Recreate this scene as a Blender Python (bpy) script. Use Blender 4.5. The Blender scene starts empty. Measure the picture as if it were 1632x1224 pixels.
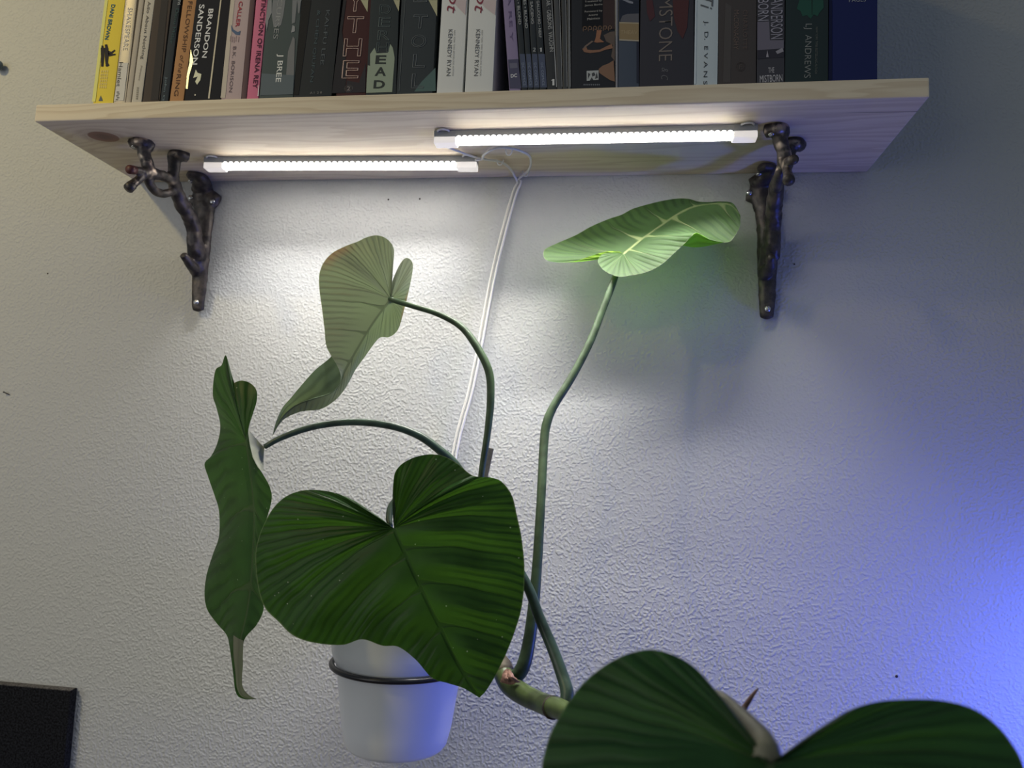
import bpy, bmesh, math, random
from mathutils import Vector, Matrix, noise

random.seed(7)
scene = bpy.context.scene
COL = scene.collection
ZS = 1.55                       # height of the underside of the shelf
L_SHELF, D_SHELF, T_SHELF = 0.914, 0.1846, 0.019

# ------------------------------------------------------------------ camera
FPX = 1230.84
CAM = Vector((0.64116, -0.90996, ZS - 0.3488))
ya, pi_, ro = 0.1437, 0.10082, -0.03856
RR = (Matrix.Rotation(ya, 3, 'Z') @ Matrix.Rotation(pi_, 3, 'X') @ Matrix.Rotation(ro, 3, 'Y'))
cam_data = bpy.data.cameras.new('camera')
cam_data.sensor_width = 36.0
cam_data.lens = FPX / 1632 * 36.0
cam_data.clip_start = 0.02
cam_data.dof.use_dof = True
cam_data.dof.focus_distance = 0.76
cam_data.dof.aperture_fstop = 8.0
cam = bpy.data.objects.new('camera', cam_data)
COL.objects.link(cam)
m = Matrix.Identity(4)
for i in range(3):
    m[i][0] = RR[i][0]; m[i][1] = RR[i][2]; m[i][2] = -RR[i][1]; m[i][3] = CAM[i]
cam.matrix_world = m
scene.camera = cam

# ------------------------------------------------------------------ world, exposure, room lamps, fill light
scene.view_settings.view_transform = 'Standard'
scene.view_settings.look = 'None'
scene.view_settings.gamma = 1.0
scene.view_settings.use_curve_mapping = False
scene.view_settings.exposure = 0.0
world = bpy.data.worlds.new('world'); scene.world = world
world.use_nodes = True
bg = world.node_tree.nodes['Background']
bg.inputs[0].default_value = (0.74, 0.90, 1.12, 1)
bg.inputs[1].default_value = 0.165

def area_light(name, loc, target, size, power, color, spread=math.pi):
    d = bpy.data.lights.new(name, 'AREA')
    d.shape = 'RECTANGLE'; d.size, d.size_y = size
    d.energy = power; d.color = color; d.spread = spread
    o = bpy.data.objects.new(name, d); COL.objects.link(o)
    o.location = loc
    o.rotation_euler = (Vector(target) - Vector(loc)).to_track_quat('-Z', 'Y').to_euler()
    return o

# warm room lamp, up to the left in front of the wall
area_light('warm_room_lamp', (-1.0, -1.5, ZS + 1.1), (-0.42, 0, ZS + 0.20), (0.12, 0.12), 2.9, (1.0, 0.78, 0.33), math.radians(70))
# blue light bar standing low on the right, close to the wall
area_light('blue_light_bar', (1.28, -0.15, ZS - 0.60), (0.42, 0.10, ZS - 0.80), (0.06, 0.20), 3.3, (0.08, 0.135, 1.0), math.radians(168))
# added soft fill from the front left, brightens the lower left wall
area_light('fill_light', (-1.1, -1.7, ZS - 0.1), (-0.05, 0, ZS - .55), (1.6, 1.6), 5.0, (1.0, 0.96, 0.90), math.radians(120))

# ------------------------------------------------------------------ helpers
def ray(px, py):
    return RR @ Vector(((px - 816) / FPX, 1.0, -(py - 612) / FPX))
def P(px, py, d):
    r = ray(px, py); return CAM + r * ((-d - CAM.y) / r.y)
def PZ(px, py, z):
    r = ray(px, py); return CAM + r * ((ZS + z - CAM.z) / r.z)
def PX(px, py, x):
    r = ray(px, py); return CAM + r * ((x - CAM.x) / r.x)
def pxm(d):
    return FPX / (abs(CAM.y) - d)

def empty(name, loc, label, cat, group=None):
    o = bpy.data.objects.new(name, None); COL.objects.link(o)
    o.location = loc; o.empty_display_size = 0.02
    o['label'] = label; o['category'] = cat
    if group: o['group'] = group
    return o

def link_mesh(name, me, mat, parent=None, smooth=False):
    o = bpy.data.objects.new(name, me); COL.objects.link(o)
    if mat is not None:
        me.materials.clear(); me.materials.append(mat)
    if smooth:
        for p in me.polygons: p.use_smooth = True
    if parent is not None:
        o.parent = parent
        o.matrix_parent_inverse = Matrix.Translation(-parent.location) if parent.type == 'EMPTY' else parent.matrix_world.inverted()
    return o

def from_bm(name, bm, mat, parent=None, smooth=False):
    bmesh.ops.recalc_face_normals(bm, faces=bm.faces[:])
    me = bpy.data.meshes.new(name); bm.to_mesh(me); bm.free()
    return link_mesh(name, me, mat, parent, smooth)

def add_box(bm, x0, x1, y0, y1, z0, z1, bev=0.0):
    r = bmesh.ops.create_cube(bm, size=1)
    bmesh.ops.scale(bm, vec=(x1 - x0, y1 - y0, z1 - z0), verts=r['verts'])
    bmesh.ops.translate(bm, vec=((x0 + x1) / 2, (y0 + y1) / 2, (z0 + z1) / 2), verts=r['verts'])
    if bev > 0:
        ed = {e for v in r['verts'] for e in v.link_edges}
        bmesh.ops.bevel(bm, geom=list(ed), offset=bev, segments=2, affect='EDGES', profile=0.6)

def catmull(pts, n):
    """n samples, even in arclength, of the Catmull-Rom curve through pts"""
    p = [Vector(q) for q in pts]
    p = [p[0] * 2 - p[1]] + p + [p[-1] * 2 - p[-2]]
    dense = []
    for i in range(1, len(p) - 2):
        for k in range(16):
            t = k / 16
            a, b, c, d = p[i - 1], p[i], p[i + 1], p[i + 2]
            dense.append(0.5 * ((2 * b) + (c - a) * t + (2 * a - 5 * b + 4 * c - d) * t * t + (3 * b - a - 3 * c + d) * t ** 3))
    dense.append(p[-2].copy())
    acc = [0.0]
    for i in range(1, len(dense)): acc.append(acc[-1] + (dense[i] - dense[i - 1]).length)
    out, j = [], 0
    for k in range(n):
        s = acc[-1] * k / (n - 1)
        while j < len(acc) - 2 and acc[j + 1] < s: j += 1
        f = (s - acc[j]) / max(1e-9, acc[j + 1] - acc[j])
        out.append(dense[j].lerp(dense[j + 1], min(1, max(0, f))))
    return out

def lerp_list(vals, n):
    out = []
    for k in range(n):
        u = k / (n - 1) * (len(vals) - 1); i = min(int(u), len(vals) - 2)
        out.append(vals[i] + (vals[i + 1] - vals[i]) * (u - i))
    return out

def add_tube(bm, pts, radii, n=24, seg=12, flat=None, knob=0.0):
    """tube through pts (Vectors); flat = (axis Vector, factor) squashes the section along an axis"""
    c = catmull(pts, n); r = lerp_list(radii, n)
    rings = []
    up = Vector((0.13, 0.2, 0.97))
    for i in range(n):
        t = (c[min(i + 1, n - 1)] - c[max(i - 1, 0)]).normalized()
        s = t.cross(up)
        if s.length < 0.05: s = t.cross(Vector((1, 0, 0)))
        s.normalize(); u = s.cross(t).normalized(); up = u
        ring = []
        for k in range(seg):
            a = 2 * math.pi * k / seg
            rr = r[i]
            if knob: rr *= 1 + knob * noise.noise(c[i] * 160 + Vector((math.cos(a), math.sin(a), 0)) * 1.3)
            off = (s * math.cos(a) + u * math.sin(a)) * rr
            if flat: off -= flat[0] * off.dot(flat[0]) * (1 - flat[1])
            ring.append(bm.verts.new(c[i] + off))
        rings.append(ring)
    for i in range(n - 1):
        for k in range(seg):
            bm.faces.new((rings[i][k], rings[i][(k + 1) % seg], rings[i + 1][(k + 1) % seg], rings[i + 1][k]))
    for ring, ce, sgn in ((rings[0], c[0] - (c[1] - c[0]).normalized() * r[0] * .4, -1), (rings[-1], c[-1] + (c[-1] - c[-2]).normalized() * r[-1] * .4, 1)):
        v = bm.verts.new(ce)
        for k in range(seg):
            f = (ring[k], ring[(k + 1) % seg], v)
            bm.faces.new(f if sgn > 0 else f[::-1])

def add_lathe(bm, prof, cx, cy, seg=64):
    rings = []
    for r, z in prof:
        if r < 1e-6: rings.append([bm.verts.new((cx, cy, z))] )
        else: rings.append([bm.verts.new((cx + r * math.cos(2 * math.pi * k / seg), cy + r * math.sin(2 * math.pi * k / seg), z)) for k in range(seg)])
    for a, b in zip(rings, rings[1:]):
        for k in range(seg):
            k2 = (k + 1) % seg
            if len(a) == 1 and len(b) == 1: continue
            if len(a) == 1: bm.faces.new((a[0], b[k2], b[k]))
            elif len(b) == 1: bm.faces.new((a[k], a[k2], b[0]))
            else: bm.faces.new((a[k], a[k2], b[k2], b[k]))

# ------------------------------------------------------------------ materials
def new_mat(name):
    mt = bpy.data.materials.new(name); mt.use_nodes = True
    nt = mt.node_tree
    return mt, nt, nt.nodes['Principled BSDF'], nt.nodes['Material Output']
def node(nt, kind, **kw):
    n = nt.nodes.new(kind)
    for k, v in kw.items(): setattr(n, k, v)
    return n
def mth(nt, op, a, b=None, c=None, clamp=False):
    n = nt.nodes.new('ShaderNodeMath'); n.operation = op; n.use_clamp = clamp
    for i, v in enumerate((a, b, c)):
        if v is None: continue
        if isinstance(v, (int, float)): n.inputs[i].default_value = v
        else: nt.links.new(v, n.inputs[i])
    return n.outputs[0]
def mixc(nt, fac, a, b):
    n = nt.nodes.new('ShaderNodeMix'); n.data_type = 'RGBA'
    for s, v in ((n.inputs[0], fac), (n.inputs[6], a), (n.inputs[7], b)):
        if isinstance(v, (int, float)): s.default_value = v
        elif isinstance(v, tuple): s.default_value = (*v[:3], 1)
        else: nt.links.new(v, s)
    return n.outputs[2]
def smooth(nt, v, lo, hi):
    n = nt.nodes.new('ShaderNodeMapRange'); n.interpolation_type = 'SMOOTHSTEP'
    nt.links.new(v, n.inputs[0]); 
    for i, q in ((1, lo), (2, hi)):
        if isinstance(q, (int, float)): n.inputs[i].default_value = q
        else: nt.links.new(q, n.inputs[i])
    return n.outputs[0]

def plain(name, color, rough=0.5, metal=0.0, spec=0.5, grain=0.0, gscale=300.0, bump=0.0):
    mt, nt, b, out = new_mat(name)
    b.inputs['Base Color'].default_value = (*color, 1)
    b.inputs['Roughness'].default_value = rough
    b.inputs['Metallic'].default_value = metal
    b.inputs['Specular IOR Level'].default_value = spec
    if grain or bump:
        tc = node(nt, 'ShaderNodeTexCoord'); nz = node(nt, 'ShaderNodeTexNoise')
        nz.inputs['Scale'].default_value = gscale; nz.inputs['Detail'].default_value = 4
        nt.links.new(tc.outputs['Object'], nz.inputs['Vector'])
        if grain:
            c = mixc(nt, smooth(nt, nz.outputs[0], .3, .7), tuple(x * (1 - grain) for x in color), tuple(min(1, x * (1 + grain)) for x in color))
            nt.links.new(c, b.inputs['Base Color'])
        if bump:
            bp = node(nt, 'ShaderNodeBump'); bp.inputs['Strength'].default_value = 1; bp.inputs['Distance'].default_value = bump
            nt.links.new(nz.outputs[0], bp.inputs['Height']); nt.links.new(bp.outputs[0], b.inputs['Normal'])
    return mt

def emitter(name, color, strength):
    mt, nt, b, out = new_mat(name)
    b.inputs['Base Color'].default_value = (0.8, 0.8, 0.8, 1)
    b.inputs['Emission Color'].default_value = (*color, 1)
    b.inputs['Emission Strength'].default_value = strength
    return mt

def wall_material():
    mt, nt, b, out = new_mat('painted_orange_peel_wall')
    tc = node(nt, 'ShaderNodeTexCoord')
    wp = node(nt, 'ShaderNodeTexNoise'); wp.inputs['Scale'].default_value = 60
    nt.links.new(tc.outputs['Object'], wp.inputs['Vector'])
    mx = node(nt, 'ShaderNodeVectorMath', operation='MULTIPLY_ADD')
    nt.links.new(wp.outputs['Color'], mx.inputs[0]); mx.inputs[1].default_value = (.003, .003, .003); nt.links.new(tc.outputs['Object'], mx.inputs[2])
    n1 = node(nt, 'ShaderNodeTexNoise'); n1.inputs['Scale'].default_value = 345; n1.inputs['Detail'].default_value = 0.3; n1.inputs['Roughness'].default_value = .45
    nt.links.new(mx.outputs[0], n1.inputs['Vector'])
    n2 = node(nt, 'ShaderNodeTexNoise'); n2.inputs['Scale'].default_value = 560; n2.inputs['Detail'].default_value = 1
    nt.links.new(tc.outputs['Object'], n2.inputs['Vector'])
    h = mth(nt, 'ADD', mth(nt, 'MULTIPLY', smooth(nt, n1.outputs[0], .34, .80), 1.7), mth(nt, 'MULTIPLY', n2.outputs[0], .5))
    bp = node(nt, 'ShaderNodeBump'); bp.inputs['Strength'].default_value = 1.0; bp.inputs['Distance'].default_value = 0.00024
    nt.links.new(h, bp.inputs['Height']); nt.links.new(bp.outputs[0], b.inputs['Normal'])
    n3 = node(nt, 'ShaderNodeTexNoise'); n3.inputs['Scale'].default_value = 6
    nt.links.new(tc.outputs['Object'], n3.inputs['Vector'])
    nt.links.new(mixc(nt, n3.outputs[0], (.465, .48, .478), (.49, .50, .495)), b.inputs['Base Color'])
    b.inputs['Roughness'].default_value = .55; b.inputs['Specular IOR Level'].default_value = .25
    return mt

def wood_material():
    mt, nt, b, out = new_mat('raw_pine')
    tc = node(nt, 'ShaderNodeTexCoord'); sp = node(nt, 'ShaderNodeSeparateXYZ')
    nt.links.new(tc.outputs['Object'], sp.inputs[0])
    X, Yc, Z = sp.outputs
    # knot at the left end, seen from below
    kx = mth(nt, 'MULTIPLY', mth(nt, 'SUBTRACT', X, KNOT[0]), 0.80); ky = mth(nt, 'SUBTRACT', Yc, KNOT[1])
    kd = mth(nt, 'SQRT', mth(nt, 'ADD', mth(nt, 'MULTIPLY', kx, kx), mth(nt, 'MULTIPLY', ky, ky)))
    cmb = node(nt, 'ShaderNodeCombineXYZ')
    nt.links.new(mth(nt, 'MULTIPLY', X, 1.6), cmb.inputs[0]); nt.links.new(mth(nt, 'MULTIPLY', Yc, 16.0), cmb.inputs[1]); nt.links.new(mth(nt, 'MULTIPLY', Z, 22.0), cmb.inputs[2])
    nz = node(nt, 'ShaderNodeTexNoise'); nz.inputs['Scale'].default_value = 1.6; nz.inputs['Detail'].default_value = 3
    nt.links.new(cmb.outputs[0], nz.inputs['Vector'])
    # growth rings: across the board, pushed aside round the knot
    push = mth(nt, 'DIVIDE', .0016, mth(nt, 'ADD', kd, .014))
    ring = mth(nt, 'ADD', mth(nt, 'ADD', mth(nt, 'MULTIPLY', Yc, 62), mth(nt, 'MULTIPLY', Z, 90)), mth(nt, 'ADD', mth(nt, 'MULTIPLY', nz.outputs[0], 7.0), mth(nt, 'MULTIPLY', push, 55)))
    fr = mth(nt, 'FRACT', ring)
    late = mth(nt, 'MULTIPLY', smooth(nt, fr, .35, .9), smooth(nt, mth(nt, 'SUBTRACT', 1.0, fr), 0.0, .10))
    c = mixc(nt, mth(nt, 'MULTIPLY', late, .55), (.78, .68, .51), (.60, .48, .33))
    fn = node(nt, 'ShaderNodeTexNoise'); fn.inputs['Scale'].default_value = 14; fn.inputs['Detail'].default_value = 5
    nt.links.new(cmb.outputs[0], fn.inputs['Vector'])
    c = mixc(nt, mth(nt, 'MULTIPLY', smooth(nt, fn.outputs[0], .45, .75), .35), c, (.64, .53, .38))
    c = mixc(nt, mth(nt, 'MULTIPLY', smooth(nt, kd, .028, .013), .45), c, (.42, .30, .18))
    kn = mixc(nt, smooth(nt, kd, .003, .0125), (.20, .115, .075), (.30, .165, .105))
    c = mixc(nt, smooth(nt, kd, .0144, .0130), c, kn)
    # dark split running in from the right end
    ck = mth(nt, 'ABSOLUTE', mth(nt, 'SUBTRACT', Yc, mth(nt, 'MULTIPLY_ADD', X, .022, CRACK[1] - .022 * CRACK[0])))
    cr = mth(nt, 'MULTIPLY', smooth(nt, ck, .0008, .0003), smooth(nt, X, CRACK[0], CRACK[0] + .05))
    c = mixc(nt, mth(nt, 'MULTIPLY', cr, mth(nt, 'LESS_THAN', Z, ZS + .004)), c, (.10, .07, .05))
    nt.links.new(c, b.inputs['Base Color'])
    b.inputs['Roughness'].default_value = .6; b.inputs['Specular IOR Level'].default_value = .3
    bp = node(nt, 'ShaderNodeBump'); bp.inputs['Distance'].default_value = .0003; bp.inputs['Strength'].default_value = .6
    nt.links.new(fn.outputs[0], bp.inputs['Height']); nt.links.new(bp.outputs[0], b.inputs['Normal'])
    return mt

def leaf_material(name, top=(.022, .070, .014), under=(.15, .20, .10), vtop=(.10, .17, .05), vunder=(.05, .07, .035),
                  trans=(.10, .30, .02), tfac=.45, nv=9, vw=.035, rough=.38, fleck=0.0, blush=0.0, bumpd=.0010, vstr=1.0):
    mt, nt, b, out = new_mat(name)
    uv = node(nt, 'ShaderNodeUVMap'); uv.uv_map = 'leaf'
    sp = node(nt, 'ShaderNodeSeparateXYZ'); nt.links.new(uv.outputs[0], sp.inputs[0])
    a, t = sp.outputs[0], sp.outputs[1]
    dm = node(nt, 'ShaderNodeAttribute'); dm.attribute_name = 'from_midrib'
    tc = node(nt, 'ShaderNodeTexCoord')
    wv = node(nt, 'ShaderNodeTexNoise'); wv.inputs['Scale'].default_value = 22; nt.links.new(tc.outputs['Object'], wv.inputs['Vector'])
    ph = mth(nt, 'ADD', mth(nt, 'MULTIPLY', a, nv), mth(nt, 'MULTIPLY', mth(nt, 'SUBTRACT', wv.outputs[0], .5), .25))
    d1 = mth(nt, 'ABSOLUTE', mth(nt, 'SUBTRACT', mth(nt, 'FRACT', ph), .5))
    w1 = mth(nt, 'DIVIDE', vw, mth(nt, 'ADD', t, .12))
    w1 = mth(nt, 'MULTIPLY', w1, mth(nt, 'SUBTRACT', 1.15, t))
    v1 = smooth(nt, d1, w1, mth(nt, 'MULTIPLY', w1, .3))
    d2 = mth(nt, 'ABSOLUTE', mth(nt, 'SUBTRACT', mth(nt, 'FRACT', mth(nt, 'MULTIPLY', ph, 5)), .5))
    v2 = mth(nt, 'MULTIPLY', smooth(nt, d2, .34, .04), smooth(nt, t, .15, .6))
    mr = smooth(nt, dm.outputs['Fac'], .0024, .0009)
    vein = mth(nt, 'MAXIMUM', mth(nt, 'MULTIPLY', v1, smooth(nt, t, 1.02, .55)), mr)
    vein = mth(nt, 'MULTIPLY', vein, vstr)
    back = node(nt, 'ShaderNodeNewGeometry').outputs['Backfacing']
    blot = node(nt, 'ShaderNodeTexNoise'); blot.inputs['Scale'].default_value = 38; blot.inputs['Detail'].default_value = 3
    nt.links.new(tc.outputs['Object'], blot.inputs['Vector'])
    ct = mixc(nt, smooth(nt, blot.outputs[0], .3, .75), tuple(x * .78 for x in top), tuple(x * 1.25 for x in top))
    ct = mixc(nt, mth(nt, 'MULTIPLY', v2, .28), ct, tuple(x * .55 for x in top))
    ct = mixc(nt, vein, ct, vtop)
    cu = mixc(nt, mth(nt, 'MULTIPLY', v2, .25), under, tuple(x * .72 for x in under))
    cu = mixc(nt, vein, cu, vunder)
    if blush:
        bl = mth(nt, 'MULTIPLY', mth(nt, 'MULTIPLY', smooth(nt, a, .27, .33), smooth(nt, a, .43, .36)), mth(nt, 'MULTIPLY', smooth(nt, t, .80, 1.0), blush))
        cu = mixc(nt, bl, cu, (.30, .12, .07))
    c = mixc(nt, back, ct, cu)
    if fleck:
        vo = node(nt, 'ShaderNodeTexVoronoi'); vo.inputs['Scale'].default_value = 120; nt.links.new(tc.outputs['Object'], vo.inputs['Vector'])
        wn = node(nt, 'ShaderNodeTexWhiteNoise'); nt.links.new(vo.outputs['Position'], wn.inputs['Vector'])
        fl = mth(nt, 'MULTIPLY', mth(nt, 'LESS_THAN', vo.outputs['Distance'], .075), mth(nt, 'GREATER_THAN', wn.outputs['Value'], .60))
        c = mixc(nt, mth(nt, 'MULTIPLY', fl, fleck), c, (.55, .60, .45))
    edge = smooth(nt, t, .988, 1.0)
    c = mixc(nt, mth(nt, 'MULTIPLY', edge, .6), c, (.30, .36, .18))
    nt.links.new(c, b.inputs['Base Color'])
    b.inputs['Roughness'].default_value = rough; b.inputs['Specular IOR Level'].default_value = .22
    tr = node(nt, 'ShaderNodeBsdfTranslucent')
    tcol = mixc(nt, mth(nt, 'MULTIPLY', v2, .5), trans, tuple(x * .30 for x in trans))
    tcol = mixc(nt, mth(nt, 'MULTIPLY', vein, .5), tcol, tuple(x * .4 for x in trans))
    nt.links.new(tcol, tr.inputs[0])
    bp = node(nt, 'ShaderNodeBump'); bp.inputs['Distance'].default_value = bumpd; bp.inputs['Strength'].default_value = 1
    nt.links.new(mth(nt, 'SUBTRACT', 1.0, mth(nt, 'ADD', mth(nt, 'MULTIPLY', v2, .35), mth(nt, 'MULTIPLY', vein, .5))), bp.inputs['Height'])
    nt.links.new(bp.outputs[0], b.inputs['Normal']); nt.links.new(bp.outputs[0], tr.inputs['Normal'])
    ms = node(nt, 'ShaderNodeMixShader'); ms.inputs[0].default_value = tfac
    nt.links.new(b.outputs[0], ms.inputs[1]); nt.links.new(tr.outputs[0], ms.inputs[2]); nt.links.new(ms.outputs[0], out.inputs[0])
    return mt

def iron_material():
    mt, nt, b, out = new_mat('dark_cast_iron')
    tc = node(nt, 'ShaderNodeTexCoord'); sp = node(nt, 'ShaderNodeSeparateXYZ'); nt.links.new(tc.outputs['Object'], sp.inputs[0])
    nz = node(nt, 'ShaderNodeTexNoise'); nz.inputs['Scale'].default_value = 110; nz.inputs['Detail'].default_value = 4
    nt.links.new(tc.outputs['Object'], nz.inputs['Vector'])
    n2 = node(nt, 'ShaderNodeTexNoise'); n2.inputs['Scale'].default_value = 45; n2.inputs['Detail'].default_value = 2
    nt.links.new(tc.outputs['Object'], n2.inputs['Vector'])
    # finish rubbed through on the outer twigs
    wear = mth(nt, 'MULTIPLY', smooth(nt, n2.outputs[0], .52, .62), smooth(nt, sp.outputs[1], -.070, -.105))
    wear = mth(nt, 'MULTIPLY', wear, smooth(nt, nz.outputs[0], .40, .56))
    c = mixc(nt, smooth(nt, nz.outputs[0], .35, .7), (.034, .030, .029), (.085, .070, .060))
    nt.links.new(mixc(nt, wear, c, (.46, .38, .30)), b.inputs['Base Color'])
    nt.links.new(mth(nt, 'MULTIPLY_ADD', wear, .6, .35), b.inputs['Metallic'])
    b.inputs['Roughness'].default_value = .42
    bp = node(nt, 'ShaderNodeBump'); bp.inputs['Distance'].default_value = .0011
    nt.links.new(nz.outputs[0], bp.inputs['Height']); nt.links.new(bp.outputs[0], b.inputs['Normal'])
    return mt

KNOT = PZ(165, 218, 0)
CRACK = PZ(1330, 180, 0)
M_wall = wall_material()
M_wood = wood_material()
M_iron = iron_material()
M_iron_rub = plain('rubbed_iron', (.30, .24, .18), .32, .9, .5, .6, 160, .0012)
M_red = plain('reddish_iron_tip', (.09, .022, .016), .5)
M_screw = plain('screw_steel', (.62, .62, .60), .25, .95)
M_white_pl = plain('white_plastic', (.78, .78, .76), .35)
M_grey_pl = plain('clear_grey_plastic', (.36, .38, .40), .25)
M_cable = plain('white_cable_sheath', (.80, .79, .75), .4)
M_pot = plain('white_glazed_pot', (.72, .74, .76), .32, 0, .5)
M_black_wire = plain('black_painted_wire', (.006, .007, .012), .35)
M_felt = plain('black_felt', (.012, .013, .016), .95, 0, .1, .7, 420, .0006)
M_felt_edge = plain('grey_felt_edge', (.09, .085, .08), .95, 0, .1, .5, 420, .0006)
M_petiole = plain('petiole_green', (.036, .060, .030), .42, 0, .3, .35, 70)
M_petiole_d = plain('petiole_dark_green', (.035, .062, .040), .36, 0, .45, .35, 70)
M_stem = plain('stem_green', (.048, .072, .020), .38, 0, .45, .45, 50)
M_bark = plain('stem_grey_brown', (.09, .075, .05), .6, 0, .3, .4, 90, .0006)
M_sheath = plain('dried_sheath', (.30, .17, .13), .7, 0, .2, .5, 220, .0006)
M_scar = plain('leaf_scar_dark', (.025, .016, .012), .7)
M_spike = plain('brown_cataphyll', (.13, .075, .06), .55, 0, .3, .4, 180)
M_stake = plain('grey_stake', (.17, .165, .16), .6, 0, .3, .2, 200)
M_soil = plain('dark_soil', (.03, .022, .016), .95, 0, .1, .6, 200, .003)
M_emit = emitter('led_diffuser_glow', (1.0, .94, .86), 27.0)
M_scallop = emitter('light_scallop_glow', (1.0, .97, .93), 5.0)
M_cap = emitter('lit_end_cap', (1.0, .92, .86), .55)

# ------------------------------------------------------------------ wall and floor
bm = bmesh.new(); add_box(bm, -2.2, 3.2, 0, 0.12, 0, 2.7)
wall = from_bm('wall_back', bm, M_wall); wall['kind'] = 'structure'
bm = bmesh.new(); add_box(bm, -2.2, 3.2, -3.2, 0.12, -0.05, 0)
fl = from_bm('floor', bm, plain('floor_boards', (.20, .15, .10), .5, 0, .4, .3, 8)); fl['kind'] = 'structure'
bm = bmesh.new(); add_box(bm, -2.2, 3.2, -0.012, 0, 0, 0.09, .003)
bb = from_bm('baseboard_back', bm, plain('white_trim', (.7, .7, .68), .4)); bb['kind'] = 'structure'
def hole(px, py, r):
    p = P(px, py, 0.0)
    bm = bmesh.new()
    ret = bmesh.ops.create_uvsphere(bm, u_segments=10, v_segments=6, radius=r)
    bmesh.ops.scale(bm, vec=(1, .4, 1), verts=ret['verts'])
    bmesh.ops.translate(bm, vec=p, verts=ret['verts'])
    from_bm('nail_hole', bm, M_scar, wall, True)
for q in ((619, 318, .0012), (669, 317, .0012), (76, 436, .0012), (1429, 1078, .0016), (1266, 421, .001)): hole(*q)

# ------------------------------------------------------------------ shelf
bm = bmesh.new()
add_box(bm, 0, L_SHELF, -D_SHELF, -0.0005, ZS, ZS + T_SHELF, .0016)
shelf = from_bm('wall_shelf', bm, M_wood)
shelf['label'] = 'long raw pine wall shelf with a reddish knot, carrying the row of books'; shelf['category'] = 'shelf'

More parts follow.
